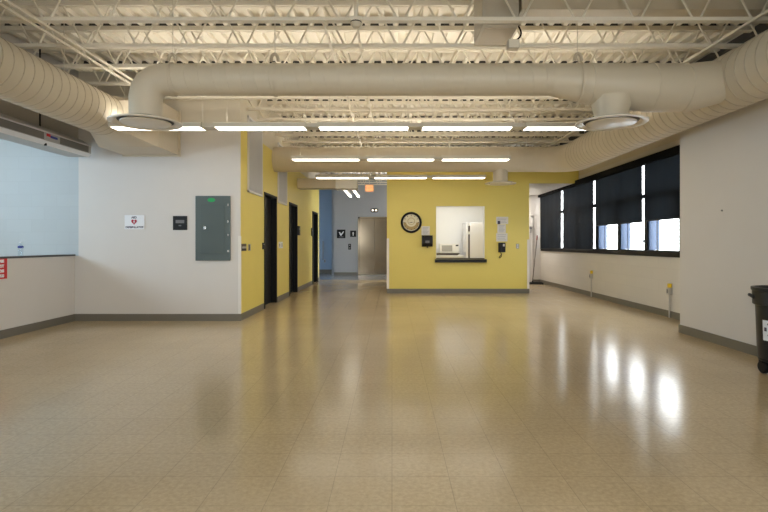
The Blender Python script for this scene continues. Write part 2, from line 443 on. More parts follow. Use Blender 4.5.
# wall grilles above
for i, (a, b, z0, z1) in enumerate(grilles):
    t = thing('wall_grille', ['large grey wall grille nearest the corner, left of the first black door', 'grey wall grille between the first and second black doors'][i], 'grille', (XL, (a + b) / 2, z0))
    f = MB(); w = 0.035
    f.box(XL, XL + 0.025, a, b, z0, z0 + w).box(XL, XL + 0.025, a, b, z1 - w, z1).box(XL, XL + 0.025, a, a + w, z0, z1).box(XL, XL + 0.025, b - w, b, z0, z1)
    f.build('frame', 'grille_frame', t)
    l = MB(); n = 30
    l.box(XL + 0.001, XL + 0.006, a + w, b - w, z0 + w, z1 - w)
    for k in range(n):
        y = a + w + (b - a - 2 * w) * (k + 0.5) / n
        l.box(XL + 0.006, XL + 0.018, y - 0.006, y + 0.006, z0 + w, z1 - w)
    l.build('slats', 'grille', t)

# ------------------------------------------------------------------ windows, right
for i in range(4):
    y0, y1 = mull[i], mull[i + 1]
    r = sroot('window_%d' % (4 - i), (XW + 0.1, (y0 + y1) / 2, ZS))
    f = MB(); fx0, fx1 = XW + 0.005, XW + 0.10; m = 0.045
    f.box(fx0, fx1, y0, y0 + m, ZS, ZH).box(fx0, fx1, y1 - m, y1, ZS, ZH)
    f.box(fx0, fx1, y0, y1, ZS, ZS + 0.075).box(fx0, fx1, y0, y1, ZH - 0.06, ZH)
    f.box(fx0, fx1, y0, y1, 2.10, 2.17)
    ym = (y0 + y1) / 2
    f.box(fx0, fx1, ym - 0.035, ym + 0.035, ZS, 2.12)
    f.build('frame', 'black_metal', r)
    s = MB()
    for (a, b) in ((y0 + m, ym - 0.035), (ym + 0.035, y1 - m)):
        q = 0.05
        s.box(XW + 0.03, XW + 0.22, b - q, b, ZS + 0.075, 2.10).box(XW + 0.08, XW + 0.16, a, a + 0.03, ZS + 0.075, 2.10)
        s.box(XW + 0.10, XW + 0.12, b - 0.20, b - 0.17, ZS + 0.075, 2.10)
    s.build('sash', 'sash', r)
    MB().box(XW + 0.085, XW + 0.091, y0 + m, y1 - m, ZS + 0.06, ZH - 0.05).build('pane', 'glass', r)
struct('trim_6', MB().box(XW - 0.03, XW + 0.004, YR, mull[-1], ZS - 0.035, ZS + 0.055), 'black_metal')
struct('trim_7', MB().box(XW - 0.10, XW + 0.004, YR, mull[-1] + 0.05, 2.70, 2.83), 'black_matte')
drops = [1.665, 1.655, 1.10, 1.10]
lbl = ['black roller shade half lowered, nearest the right wall', 'black roller shade half lowered over the paired panes, second from the right wall',
       'black roller shade fully lowered, between the far shade and the half lowered ones', 'black roller shade fully lowered, farthest from the camera beside the back wall']
for i in range(4):
    y0, y1 = mull[i] + (0.02 if i == 0 else 0.03), mull[i + 1] - (0.02 if i == 3 else 0.11)
    t = thing('roller_shade', lbl[i], 'window shade', (XW - 0.05, (y0 + y1) / 2, drops[i]), 'black roller shades along the window wall')
    b = MB(); n = 24; bot = drops[i]
    prev = None
    va = []
    for k in range(n + 1):
        y = y0 + (y1 - y0) * k / n
        dx = 0.004 * math.sin(k * 1.3 + i) + 0.003 * math.sin(k * 0.55 + 2 * i)
        va.append((b.bm.verts.new((XW - 0.045 + dx, y, bot)), b.bm.verts.new((XW - 0.045 + dx * 0.3, y, 2.74)), b.bm.verts.new((XW - 0.043 + dx, y, bot)), b.bm.verts.new((XW - 0.043 + dx * 0.3, y, 2.74))))
    for p, q in zip(va, va[1:]):
        b.bm.faces.new((p[0], q[0], q[1], p[1]))
    for v in va: b.bm.verts.remove(v[2]); b.bm.verts.remove(v[3])
    b.build('fabric', 'shade', t, 'all')
    for yq in (y0 + 0.01, y1 - 0.04): MB().box(XW - 0.06, XW - 0.03, yq, yq + 0.03, 2.70, 2.745).build('mount_bracket', 'black_matte', t)
    MB().tube((XW - 0.045, y0, bot), (XW - 0.045, y1, bot), 0.011).build('hem_bar', 'black_metal', t, True)
    MB().tube((XW - 0.02, y0 - 0.005, 2.70), (XW - 0.02, y0 - 0.005, 1.32), 0.003).box(XW - 0.03, XW - 0.01, y0 - 0.015, y0 + 0.005, 1.26, 1.32).build('pull_chain', 'black_metal', t)

# rear and stair windows (same aluminium windows; those behind the camera added to light the foreground)
k = 5
for (a, b, z0, z1) in ((-4.9, -2.7, 0.9, 2.8), (0.5, 2.1, 0.9, 2.8), (2.3, 3.9, 0.9, 2.8)):
    r = sroot('window_%d' % k, ((a + b) / 2, -5.07, z0)); k += 1
    f = MB(); f.box(a, a + .05, -5.1, -5.04, z0, z1).box(b - .05, b, -5.1, -5.04, z0, z1).box(a, b, -5.1, -5.04, z0, z0 + .05).box(a, b, -5.1, -5.04, z1 - .05, z1)
    f.build('frame', 'black_metal', r); MB().box(a + .05, b - .05, -5.072, -5.068, z0 + .05, z1 - .05).build('pane', 'glass', r)
for (X, a, b, z0, z1) in ((XW - 0.1, -3.6, 0.2, 0.9, 2.8), (-7.72, 1.8, 4.0, 1.6, 3.0), (-7.72, 4.8, 7.0, 1.6, 3.0), (-6.12, 18.4, 19.6, 0.5, 2.0)):  # first one: unseen right wall window added to brighten the half wall
    r = sroot('window_%d' % k, (X, (a + b) / 2, z0)); k += 1
    f = MB(); f.box(X - .03, X + .03, a, a + .05, z0, z1).box(X - .03, X + .03, b - .05, b, z0, z1).box(X - .03, X + .03, a, b, z0, z0 + .05).box(X - .03, X + .03, a, b, z1 - .05, z1)
    f.build('frame', 'black_metal', r); MB().box(X - .002, X + .002, a + .05, b - .05, z0 + .05, z1 - .05).build('pane', 'glass', r)

# ------------------------------------------------------------------ bar joists
SP = 0.69
jys = [5.2 + SP * k for k in range(-3, 22)]
ordn = ['first', 'second', 'third', 'fourth', 'fifth', 'sixth', 'seventh', 'eighth', 'ninth', 'tenth', 'eleventh', 'twelfth', 'thirteenth', 'fourteenth', 'fifteenth', 'sixteenth', 'seventeenth', 'eighteenth', 'nineteenth', 'twentieth', 'twenty-first', 'twenty-second', 'twenty-third', 'twenty-fourth', 'twenty-fifth']
jys = [y for y in jys if abs(y - YF - 0.06) > 0.2 or True]
x0j, x1j = -5.06, 4.69
def joist(y, label):
    t = thing('bar_joist', label, 'roof joist', (0, y, ZJB), 'white open-web bar joists under the deck')
    MB().box(x0j, x1j, y - 0.045, y - 0.006, ZJT - 0.055, ZJT).box(x0j, x1j, y + 0.006, y + 0.045, ZJT - 0.055, ZJT).build('top_chord', 'steel_white', t)
    MB().box(x0j + 0.3, x1j - 0.05, y - 0.035, y - 0.006, ZJB, ZJB + 0.038).box(x0j + 0.3, x1j - 0.05, y + 0.006, y + 0.035, ZJB, ZJB + 0.038).build('bottom_chord', 'steel_white', t)
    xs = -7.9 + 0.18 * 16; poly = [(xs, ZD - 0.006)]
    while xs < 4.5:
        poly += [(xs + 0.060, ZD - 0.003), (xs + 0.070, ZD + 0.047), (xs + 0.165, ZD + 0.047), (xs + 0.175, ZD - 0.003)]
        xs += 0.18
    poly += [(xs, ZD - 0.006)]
    MB().prism(poly, y - 0.03, y + 0.03, 'XZ').build('flute_shade', 'dark_gap', t)  # dark comb fills the deck ribs; its colour stands in for their shade
    w = MB(); P = 0.6; x = x0j + 0.35
    while x + P < x1j:
        w.tube((x + 0.03, y, ZJB + 0.02), (x + P / 2 - 0.02, y, ZJT - 0.03), 0.0115, seg=6)
        w.tube((x + P / 2 + 0.02, y, ZJT - 0.03), (x + P - 0.03, y, ZJB + 0.02), 0.0115, seg=6)
        x += P
    w.build('web', 'steel_white', t, True)
    return t
vis = [y for y in jys if not (abs(y - YF - 0.075) < 0.13)]
j0 = None
for n, y in enumerate(vis):
    lab = 'white open-web steel joist under the deck, %s from the camera' % ordn[n]
    if j0 is None: j0 = joist(y, lab); j0y = y
    else:
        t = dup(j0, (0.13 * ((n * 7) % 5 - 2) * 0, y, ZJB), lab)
# joists in the passage stop at the kiosk walls by height (walls are lower), so all run full width

# bridging bars and conduits under the joists
def bridging(x, ya, yb, label, dbl=True):
    t = thing('bridging_bar', label, 'brace', (x, ya, ZJB - 0.02))
    MB().box(x - 0.016, x + 0.008, ya, yb, ZJB - 0.025, ZJB - 0.001).build('lower_angle', 'steel_white', t)
    MB().box(x - 0.02, x + 0.012, ya + 0.05, ya + 0.09, ZJB - 0.028, ZJB + 0.0).build('hanger_clip', 'steel_white', t)
    if dbl: MB().box(x + 0.095, x + 0.115, ya, yb, ZJB - 0.022, ZJB - 0.001).build('second_angle', 'steel_white', t)
bridging(-3.66, 3.2, 7.32, 'pair of white steel braces running under the joists beside the left duct')
bridging(3.62, 3.2, 17.0, 'white steel brace running under the joists beside the right duct', False)
bridging(-0.69, 5.1, 17.0, 'white steel brace under the joists left of the middle of the room', False)
tag(MB().tube((-0.36, 5.3, ZJB - 0.014), (-0.36, 9.4, ZJB - 0.014), 0.013).build('ceiling_conduit', 'steel_white', None, True), 'thin painted conduit under the joists behind the ceiling mount', 'conduit')

# ------------------------------------------------------------------ ducts
def seams(mb, axis, c, r, a, b, step, w=0.006):
    """raised lock seam winding round a spiral duct, one continuous ridge"""
    i = 'XYZ'.index(axis); u, v = [k for k in range(3) if k != i]
    n = int((b - a) / step * 28); pts = []
    for k in range(n + 1):
        th = 2 * PI * k / 28; p = list(c)
        p[i] = a + (b - a) * k / n; p[u] = c[u] + r * math.cos(th); p[v] = c[v] + r * math.sin(th)
        pts.append(Vector(p))
    ax = Vector([1.0 if k == i else 0.0 for k in range(3)])
    rows = []
    for p in pts:
        o = Vector(p) - Vector(c); o[i] = 0; o.normalize()
        rows.append([mb.bm.verts.new(p - ax * w - o * 0.004), mb.bm.verts.new(p - ax * w * 0.6 + o * 0.006), mb.bm.verts.new(p + ax * w * 0.6 + o * 0.006), mb.bm.verts.new(p + ax * w - o * 0.004)])
    for p, q in zip(rows, rows[1:]):
        for k in range(3): mb.bm.faces.new((p[k], p[k + 1], q[k + 1], q[k]))
DZ = 3.0
# left run
t = thing('spiral_duct', 'large round beige spiral duct along the left side', 'air duct', (-3.97, 4.5, DZ))
MB().sweep([(-3.97, 0.5, DZ + 0.02), (-3.97, 7.45, DZ + 0.02)], [0.283, 0.283], 40).build('duct_body', 'duct', t, True)
mb = MB(); seams(mb, 'Y', (-3.97, 0, DZ + 0.02), 0.283, 0.5, 7.45, 0.145); mb.build('spiral_seam', 'duct_seam', t, True)
bx = MB()
bx.box(-4.30, -3.42, 7.5, YF - 0.004, 2.665, 3.36, 0.006).build('plenum_box', 'duct', t)
fl = MB()
# square-to-round transition
vr = []
for j in range(32):
    th = 2 * PI * j / 32
    cx, cz = math.cos(th), math.sin(th)
    sq = 1 / max(abs(cx), abs(cz))
    vr.append((fl.bm.verts.new((-3.97 + 0.283 * cx, 7.05, DZ + 0.02 + 0.283 * cz)), fl.bm.verts.new((-3.86 + 0.435 * cx * sq, 7.5, 3.01 + 0.345 * cz * sq))))
for p, q in zip(vr, vr[1:] + vr[:1]): fl.bm.faces.new((p[0], q[0], q[1], p[1]))
fl.build('transition', 'duct', t, True)
for yq in (2.6, 4.4, 6.2):
    MB().tube((-3.97, yq, 3.30), (-3.97, yq, ZD), 0.006, seg=8).build('hanger_rod', 'cable', t)
MB().box(-4.32, -3.40, 8.20, 8.235, 2.645, 3.38).build('flange', 'duct', t)

# right run with the far cross run and mitred elbow
t = thing('spiral_duct', 'large round beige spiral duct along the right wall turning across at the far end', 'air duct', (3.69, 6, DZ))
ex = 10.68
MB().sweep([(3.69, 0.5, DZ), (3.69, 10.10, DZ)], [0.30, 0.30], 40).build('duct_body', 'duct', t, True)
mb = MB(); seams(mb, 'Y', (3.69, 0, DZ), 0.30, 0.5, 10.10, 0.145); mb.build('spiral_seam', 'duct_seam', t, True)
el = [(3.69, 10.09, DZ)]; rr = [0.30]
for k_ in range(0, 5):
    a = (k_ + 0.0) / 4 * PI / 2
    el.append((3.17 + 0.52 * math.cos(a), 10.16 + 0.52 * math.sin(a), DZ)); rr.append(0.30 - 0.043 * k_ / 4)
el.append((3.08, ex, DZ)); rr.append(0.257)
MB().sweep(el, rr, 40).build('elbow', 'duct', t, 'all' if False else True)
MB().sweep([(3.10, ex, DZ), (XL + 0.002, ex, DZ)], [0.257, 0.257], 40).build('cross_run', 'duct', t, True)
mb = MB(); seams(mb, 'X', (0, ex, DZ), 0.255, XL + 0.02, 3.1, 0.145); mb.build('cross_seam', 'duct', t, True)
for yq in (2.6, 4.6, 8.3, 9.8):
    MB().tube((3.69, yq, 3.295), (3.69, yq, 3.66 if 5.2 < yq < 5.6 else ZD), 0.006, seg=8).build('hanger_rod', 'cable', t)
MB().tube((2.26, ex, DZ - 0.2), (2.26, ex, 2.555), 0.15, seg=32).build('drop_collar', 'duct', t, True)

# near cross run
cy = 5.47
t = thing('spiral_duct', 'round beige duct crossing the ceiling between the side ducts', 'air duct', (0, cy, DZ))
R0 = 0.166
el = [(-2.63, cy, 2.60), (-2.63, cy, DZ - 0.20)]
for k_ in range(1, 4):
    a = k_ / 4 * PI / 2
    el.append((-2.63 + 0.20 * (1 - math.cos(a)), cy, DZ - 0.20 + 0.20 * math.sin(a)))
el += [(-2.43, cy, DZ), (-2.38, cy, DZ)]
MB().sweep(el, [R0] * len(el), 32).build('elbow_drop', 'duct', t, True)
MB().sweep([(-2.40, cy, DZ), (1.72, cy, DZ)], [R0, R0], 36).build('duct_body', 'duct', t, True)
mb = MB(); seams(mb, 'X', (0, cy, DZ), R0 - 0.002, -2.38, 1.7, 0.145); mb.build('spiral_seam', 'duct', t, True)
MB().sweep([(1.70, cy, DZ), (2.10, cy, 2.955), (2.75, cy, 2.912), (3.15, cy, 2.91), (3.46, cy, 2.97)], [R0, 0.212, 0.252, 0.252, 0.225], 40).build('reducer', 'duct', t, True)
for xq, rq, zq in ((2.10, 0.214, 2.955), (2.75, 0.254, 2.912), (3.10, 0.255, 2.910)):
    MB().lathe([(rq - 0.006, -0.010), (rq + 0.003, -0.008), (rq + 0.003, 0.008), (rq - 0.006, 0.010)], (xq, cy, zq), 40, 'X').build('joint_ring', 'duct', t, True)
MB().sweep([(2.34, cy, 2.80), (2.34, cy, 2.585)], [0.22, 0.155], 32).build('drop_collar', 'duct', t, True)

# round ceiling diffusers
def diffuser(x, y, z, R, label):
    t = thing('ceiling_diffuser', label, 'air diffuser', (x, y, z), 'round diffusers under the ducts')
    k_ = R / 0.365
    MB().lathe([(0.185 * k_, 0.045), (0.18 * k_, 0.032), (0.30 * k_, 0.020), (0.365 * k_, 0.0), (0.362 * k_, -0.012), (0.335 * k_, -0.016), (0.285 * k_, 0.004), (0.275 * k_, 0.014), (0.175 * k_, 0.028)], (x, y, z), 48).build('outer_ring', 'diffuser', t, True)
    MB().lathe([(0.0, 0.018), (0.24 * k_, 0.006), (0.255 * k_, -0.006), (0.25 * k_, -0.016), (0.20 * k_, -0.022), (0.0, -0.026)], (x, y, z), 48).build('center_plate', 'diffuser', t, True)
    MB().lathe([(0.235 * k_, 0.008), (0.28 * k_, 0.010), (0.28 * k_, 0.014), (0.235 * k_, 0.013)], (x, y, z), 48).build('slot', 'dark_gap', t, True)  # dark ring paints the shadow inside the gap
    return t
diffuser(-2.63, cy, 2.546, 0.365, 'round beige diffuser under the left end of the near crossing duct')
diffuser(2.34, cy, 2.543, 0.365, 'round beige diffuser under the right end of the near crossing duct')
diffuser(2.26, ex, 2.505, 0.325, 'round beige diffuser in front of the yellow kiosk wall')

# duct hangers
for i, x in enumerate((-2.34, -1.25, 1.98)):
    zc, r_ = (DZ, R0) if x < 1.8 else (2.968, 0.204)
    t = thing('duct_hanger', ['duct hanger loop over the left end of the crossing duct', 'duct hanger loop over the crossing duct, second from its left end', 'duct hanger loop over the crossing duct above the right diffuser'][i], 'hanger', (x, cy, zc), 'hangers of the near crossing duct')
    s = MB()
    s.lathe([(r_ + 0.0075, -0.012), (r_ + 0.011, -0.012), (r_ + 0.011, 0.012), (r_ + 0.0075, 0.012)], (x, cy, zc), 40, 'X')
    s.build('strap', 'duct', t, True)
    top = zc + r_
    b = MB()
    pts = [(x + 0.038 * math.cos(a), cy - 0.02, top + 0.024 + 0.075 * math.sin(a)) for a in [PI * q / 8 for q in range(9)]]
    b.sweep(pts, [0.017] * 9, 8)
    b.build('bracket', 'duct_seam', t, True)
    MB().tube((x, cy, top + 0.09), (x, cy, 3.668 if x > 1.8 else ZD), 0.005, seg=8).build('rod', 'cable', t)

# ------------------------------------------------------------------ pendant fixtures
def pendant(x0, y, z, L, label, group, coupler=0.1):
    t = thing('pendant_light', label, 'light fixture', (x0 + L / 2, y, z), group)
    MB().prism([(y - 0.13, z), (y - 0.13, z + 0.05), (y - 0.115, z + 0.062), (y - 0.105, z + 0.062), (y - 0.10, z + 0.03), (y + 0.10, z + 0.03), (y + 0.105, z + 0.062), (y + 0.115, z + 0.062), (y + 0.13, z + 0.05), (y + 0.13, z)], x0, x0 + L, 'YZ').build('housing', 'fixture', t)
    MB().prism([(y - 0.104, z + 0.002), (y - 0.100, z - 0.003), (y + 0.100, z - 0.003), (y + 0.104, z + 0.002)], x0 + 0.02, x0 + L - 0.02, 'YZ').build('lens', 'lens', t)
    MB().box(x0 + 0.02, x0 + L - 0.02, y - 0.092, y + 0.092, z + 0.031, z + 0.033).build('uplight_lens', 'uplens', t)
    for xa in (x0, x0 + L - 0.018):
        e = MB(); e.prism([(y - 0.131, z - 0.002), (y - 0.131, z + 0.05), (y - 0.115, z + 0.064), (y + 0.115, z + 0.064), (y + 0.131, z + 0.05), (y + 0.131, z - 0.002)], xa, xa + 0.018, 'YZ')
        e.build('end_cap', 'fixture', t)
    if coupler: MB().box(x0 + L + 0.001, x0 + L + coupler - 0.001, y - 0.10, y + 0.10, z + 0.004, z + 0.05).build('coupler', 'fixture', t)
    for xc in (x0 + 0.15, x0 + L - 0.02): MB().tube((xc, y, z + 0.06), (xc, y, ZD + 0.05), 0.0024, seg=6).build('cable', 'cable', t)
    return t
def row(y, px0, period, n, L, zpy, rowname):
    pos = ['leftmost', 'second from left', 'middle', 'second from right', 'rightmost'] if n == 5 else ['left', 'middle', 'right']
    z = PZ(zpy, y)
    first = None; gap = PX(392 + period, y) - L
    for i in range(n):
        x = PX(px0 + period * i, y)
        lab = '%s fluorescent pendant of the %s' % (pos[i], rowname)
        last = (i == n - 1)
        if first is None: first = pendant(x, y, z, L, lab, 'pendants of the ' + rowname, gap)
        elif last: pendant(x, y, z, L, lab, 'pendants of the ' + rowname, 0)
        else: dup(first, (x + L / 2, y, z), lab)
row(6.86, 113.2, 102.6, 5, 1.22, 128.7, 'nearest long row of five')
row(9.18, 292, 74.6, 3, 1.22, 160.0, 'short row in front of the far duct')
row(11.57, 316, 58, 3, 1.20, 178.2, 'farthest row, against the kiosk wall')
# hall strip lights
for i, (pa, pb) in enumerate((((344.6, 188.5), (352.5, 198)), ((350.0, 188.5), (356.5, 198)))):
    X_, Z_ = (-1.31, -1.06)[i], 2.73
    t = thing('strip_light', ['left of two strip lights hanging in the hall before the elevator', 'right of two strip lights hanging in the hall before the elevator'][i], 'light fixture', (X_, 14.0, Z_), 'strip lights in the hall')
    MB().box(X_ - 0.035, X_ + 0.035, 13.9, 16.3, Z_ + 0.012, Z_ + 0.07).build('housing', 'fixture', t)
    MB().box(X_ - 0.03, X_ + 0.03, 13.92, 16.28, Z_ - 0.012, Z_ + 0.011).build('lens', 'lens', t)
    for yq in (14.3, 15.9): MB().tube((X_, yq, Z_ + 0.07), (X_, yq, ZD + 0.05), 0.004).build('cable', 'cable', t)

# ------------------------------------------------------------------ overhead boxes
t = thing('ceiling_heater', 'square beige sheet metal box hanging between the joists at the top of the photo', 'ceiling unit', (1.12, 5.55, 3.5))
MB().box(0.93, 1.31, 5.28, 5.82, 3.50, 4.02, 0.008).build('housing', 'heater', t)
MB().box(0.965, 1.275, 5.34, 5.78, 3.494, 3.501).build('bottom_panel', 'duct_seam', t)
MB().box(0.98, 1.26, 5.272, 5.281, 3.56, 3.95).build('front_panel', 'heater', t)
cu = MB(); pts = []
for q in range(11):
    a = q / 10
    pts.append((1.33 + 0.07 * math.sin(a * PI), 5.55, 3.66 - 0.22 * a - 0.02 * math.sin(a * PI)))
cu.sweep(pts, [0.009] * 11, 8)
tag(cu.build('power_cord', 'black_plastic', None, True), 'short black cord looping from the ceiling box to the junction box', 'cord')
t = thing('junction_box', 'small square junction box under a joist below the black cord', 'electrical box', (1.31, 5.6, 3.4))
MB().box(1.255, 1.375, 5.52, 5.62, 3.36, 3.455, 0.006).build('box', 'heater', t)
MB().box(1.262, 1.368, 5.514, 5.521, 3.366, 3.448).build('cover', 'steel_white', t)
MB().tube((1.375, 5.57, 3.42), (2.1, 5.57, 3.42), 0.010).build('conduit', 'steel_white', t, True)
t = thing('rectangular_duct', 'flat beige sheet metal duct between the first joists at the top right', 'air duct', (2.6, 5.45, 3.67))
MB().box(1.34, 3.95, 5.29, 5.56, 3.67, 4.01, 0.005).build('duct_body', 'duct', t)
MB().box(2.60, 2.64, 5.282, 5.568, 3.662, 4.012).build('flange', 'duct', t)
tag(MB().tube((1.72, 5.288, 3.79), (1.72, 5.28, 3.79), 0.012).build('plug', 'black_plastic', None), 'small black plug on the face of the flat duct at the top right', 'plug') if False else None
t = thing('ceiling_mount', 'white pole mount with dark collar hanging from the deck left of the ceiling box', 'ceiling mount', (-0.36, 5.05, 3.4))
MB().box(-0.44, -0.27, 4.97, 5.13, 4.0, 4.03).build('ceiling_plate', 'steel_white', t)
MB().tube((-0.355, 5.05, 3.46), (-0.355, 5.05, 4.0), 0.022).build('pole', 'steel_white', t, True)
MB().box(-0.415, -0.30, 5.0, 5.10, 3.435, 3.475, 0.005).build('plate', 'steel_white', t)
MB().tube((-0.355, 5.05, 3.425), (-0.355, 5.05, 3.436), 0.056).build('collar', 'black_plastic', t, True)
MB().lathe([(0.0, -0.05), (0.03, -0.045), (0.05, -0.02), (0.055, 0.0)], (-0.355, 5.05, 3.425), 24).build('dome', 'duct', t, True)

# hall duct
t = thing('rectangular_duct', 'rectangular duct with its sunlit end coloured white over the hall entrance', 'air duct', (-1.6, 13.4, 2.68))
MB().box(XL + 0.005, -1.44, 13.2, 13.6, 2.68, 2.93).build('duct_body', 'duct', t)
MB().box(-1.44, -0.905, 13.17, 13.63, 2.665, 2.945, 0.006).build('sunlit_end', 'white_paint', t)  # end and flange coloured white in place of lobby sunlight on the duct
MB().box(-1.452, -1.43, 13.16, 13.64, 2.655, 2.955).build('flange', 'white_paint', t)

for xq in (-2.2, -1.2): MB().tube((xq, 13.4, 2.9), (xq, 13.4, ZD + 0.05), 0.006, seg=8).build('hanger_rod', 'cable', t)
# exit sign
d = 16.0
t = thing('exit_sign', 'lit orange exit sign hanging in the hall', 'exit sign', (PX(369.4, d), d, PZ(192, d)))
xa, xb, za, zb = PX(364.8, d), PX(374, d), PZ(192, d), PZ(184.4, d)
MB().box(xa, xb, d, d + 0.05, za, zb, 0.006).build('housing', 'appliance', t)
MB().box(xa + 0.035, xb - 0.035, d - 0.006, d + 0.001, za + 0.03, zb - 0.03).build('face', 'exit_face', t)
text('letters', 'EXIT', 0.10, 'exit_letters', t, ((xa + xb) / 2, d - 0.008, (za + zb) / 2 - 0.0), bold=0.004)
MB().tube(((xa + xb) / 2, d + 0.025, zb), ((xa + xb) / 2, d + 0.025, ZD), 0.012).build('stem', 'steel_white', t)

# ------------------------------------------------------------------ air curtain, left
t = thing('air_curtain', 'long grey air curtain unit over the half wall under the left duct', 'air curtain', (-4.95, 6.9, 2.62))
ya, yb = 5.35, 8.02
MB().prism([(XE + 0.004, 2.87), (-4.86, 2.87), (-4.715, 2.775), (-4.715, 2.645), (-4.755, 2.605), (XE + 0.004, 2.605)], ya, yb, 'XZ').build('body', 'unit_body', t)
for (y0, y1) in ((5.5, 6.93), (7.27, 7.95)):
    MB().box(-4.7175, -4.7105, y0, y1, 2.662, 2.758).build('intake_grille', 'unit_grille', t)
MB().box(-4.717, -4.702, 5.38, 8.01, 2.762, 2.776).build('upper_lip', 'grille_frame', t)
MB().prism([(-4.7145, 2.650), (-4.702, 2.650), (-4.750, 2.597), (-4.7585, 2.604)], 5.38, 8.01, 'XZ').build('lower_lip', 'sign_white', t)
st = MB().box(-4.7165, -4.7095, 6.96, 7.24, 2.665, 2.757).build('sticker', 'unit_body', t)
MB().box(-4.7105, -4.708, 6.98, 7.06, 2.715, 2.752).build('red_mark', 'sign_red', st)
MB().box(-4.7105, -4.708, 7.06, 7.21, 2.705, 2.738).build('blue_mark', 'blue_ink', st)
MB().tube((-4.745, 7.0, 2.63), (-4.735, 7.0, 2.59), 0.017).build('knob', 'black_plastic', t, True)
for y in (6.05, 7.17):
    MB().tube((-4.93, y, 2.86), (-4.93, y, ZD), 0.011).build('hanger_rod', 'black_metal', t)

# ------------------------------------------------------------------ half wall things
t = thing('water_bottle', 'clear plastic water bottle with blue bands on the half wall', 'bottle', (-5.15, 7.10, 1.075))
bx_, by_ = -5.15, 7.10
MB().lathe([(0.0, 0.0), (0.030, 0.002), (0.033, 0.012), (0.031, 0.05), (0.033, 0.09), (0.033, 0.125), (0.026, 0.15), (0.013, 0.168), (0.012, 0.18)], (bx_, by_, 1.0751), 24).build('body', 'bottle_glass', t, True)
MB().lathe([(0.0338, 0.112), (0.0342, 0.113), (0.0342, 0.137), (0.030, 0.142), (0.0295, 0.138)], (bx_, by_, 1.0751), 24).build('label_band', 'blue_ink', t, True)
MB().lathe([(0.0, 0.198), (0.014, 0.197), (0.015, 0.18), (0.0, 0.179)], (bx_, by_, 1.0751), 20).build('cap', 'sign_white', t, True)
# red sign
XS = XP + 0.002
def yx(px, X): return X * 512.0 / (px - 392.0)
ye = yx(6.7, XS)
t = thing('red_sign', 'red sign with white lettering on the half wall, cut by the left edge', 'sign', (XS, ye - 0.3, 0.82))
zt, zb_ = PZ(258.2, ye), PZ(278.5, ye)
MB().box(XS, XS + 0.006, ye - 0.62, ye, zb_, zt).build('panel', 'sign_red', t)
hh = (zt - zb_) / 4.3
for q, wd in enumerate(('PLEASE', 'DO NOT', 'CROSS', 'RAILINGS')):
    zz = zt - hh * (0.62 + q * 1.02)
    o = text('lettering', wd, hh * 0.80, 'sign_white', t, (XS + 0.007, 0, zz), (PI / 2, 0, PI / 2), bold=0.004)
    mx_ = max(v.co.y for v in o.data.vertices); o.location.y = ye - 0.055 - mx_ - t.location.y

# ------------------------------------------------------------------ front wall things
d = YF
def fbox(px0, px1, py0, py1, th, off=0.0, dd=YF, bev=0.0):
    return MB().box(PX(px0, dd), PX(px1, dd), dd - off - th, dd - off, PZ(py1, dd), PZ(py0, dd), bev)
t = thing('defibrillator_sign', 'white sign with a red heart projecting on the plain wall', 'sign', (PX(134.7, d), d, PZ(229, d)))
fbox(125, 144.6, 215.2, 229.2, 0.012).build('panel', 'sign_white', t)
cx_, cz_ = PX(134.5, d), PZ(221.8, d)
hp = []
for q in range(28):
    a = 2 * PI * q / 28
    hp.append((cx_ + 0.0029 * 16 * math.sin(a) ** 3, cz_ + 0.0031 * (13 * math.cos(a) - 5 * math.cos(2 * a) - 2 * math.cos(3 * a) - math.cos(4 * a))))
MB().prism(hp, d - 0.0145, d - 0.0122).build('heart', 'heart_red', t)
MB().prism([(cx_ + .006, cz_ + .028), (cx_ - .014, cz_ - .002), (cx_ - .001, cz_ - .002), (cx_ - .008, cz_ - .032), (cx_ + .016, cz_ + .006), (cx_ + .003, cz_ + .006)], d - 0.016, d - 0.0146).build('bolt', 'sign_white', t)
text('lettering', 'AED', 0.045, 'text_dark', t, (cx_, d - 0.0135, PZ(217.6, d)), bold=0.002)
text('lettering', 'DEFIBRILLATOR', 0.042, 'text_dark', t, (PX(135, d), d - 0.0135, PZ(227.3, d)), bold=0.0016, sx=0.98)
t = thing('room_sign', 'square black room sign left of the grey electrical panel', 'sign', (PX(180, d), d, PZ(229.8, d)))
fbox(173.2, 187.4, 216, 230, 0.014, bev=0.003).build('plate', 'sign_black', t)
fbox(176, 184.6, 220, 223.2, 0.002, 0.014).build('name_insert', 'sign_grey', t)
fbox(179, 181.6, 225, 226.2, 0.002, 0.014).build('mark', 'sign_grey', t)
t = thing('electrical_panel', 'tall grey electrical panel with a green sticker beside the yellow corner', 'electrical panel', (PX(213.5, d), d, PZ(260.5, d)))
fbox(196.0, 230.7, 196.0, 260.6, 0.03, bev=0.006).build('trim_frame', 'panel_grey', t)
dr = fbox(201.5, 225.5, 204.5, 254.0, 0.008, 0.03, bev=0.003).build('door', 'panel_door', t)
MB().box(PX(204.8, d), PX(206.8, d), d - 0.052, d - 0.038, PZ(229.6, d), PZ(226.4, d), 0.003).build('latch', 'chrome', dr)
gx, gz = PX(212, d), PZ(200.2, d)
MB().prism([(gx + 0.062 * math.cos(a), gz + 0.033 * math.sin(a)) for a in [2 * PI * q / 20 for q in range(20)]], d - 0.033, d - 0.0302).build('sticker', 'green', t)
for py in (205, 221.5, 235, 251): fbox(228.0, 229.4, py - 1.0, py + 1.0, 0.006, 0.03).build('screw', 'chrome', t)

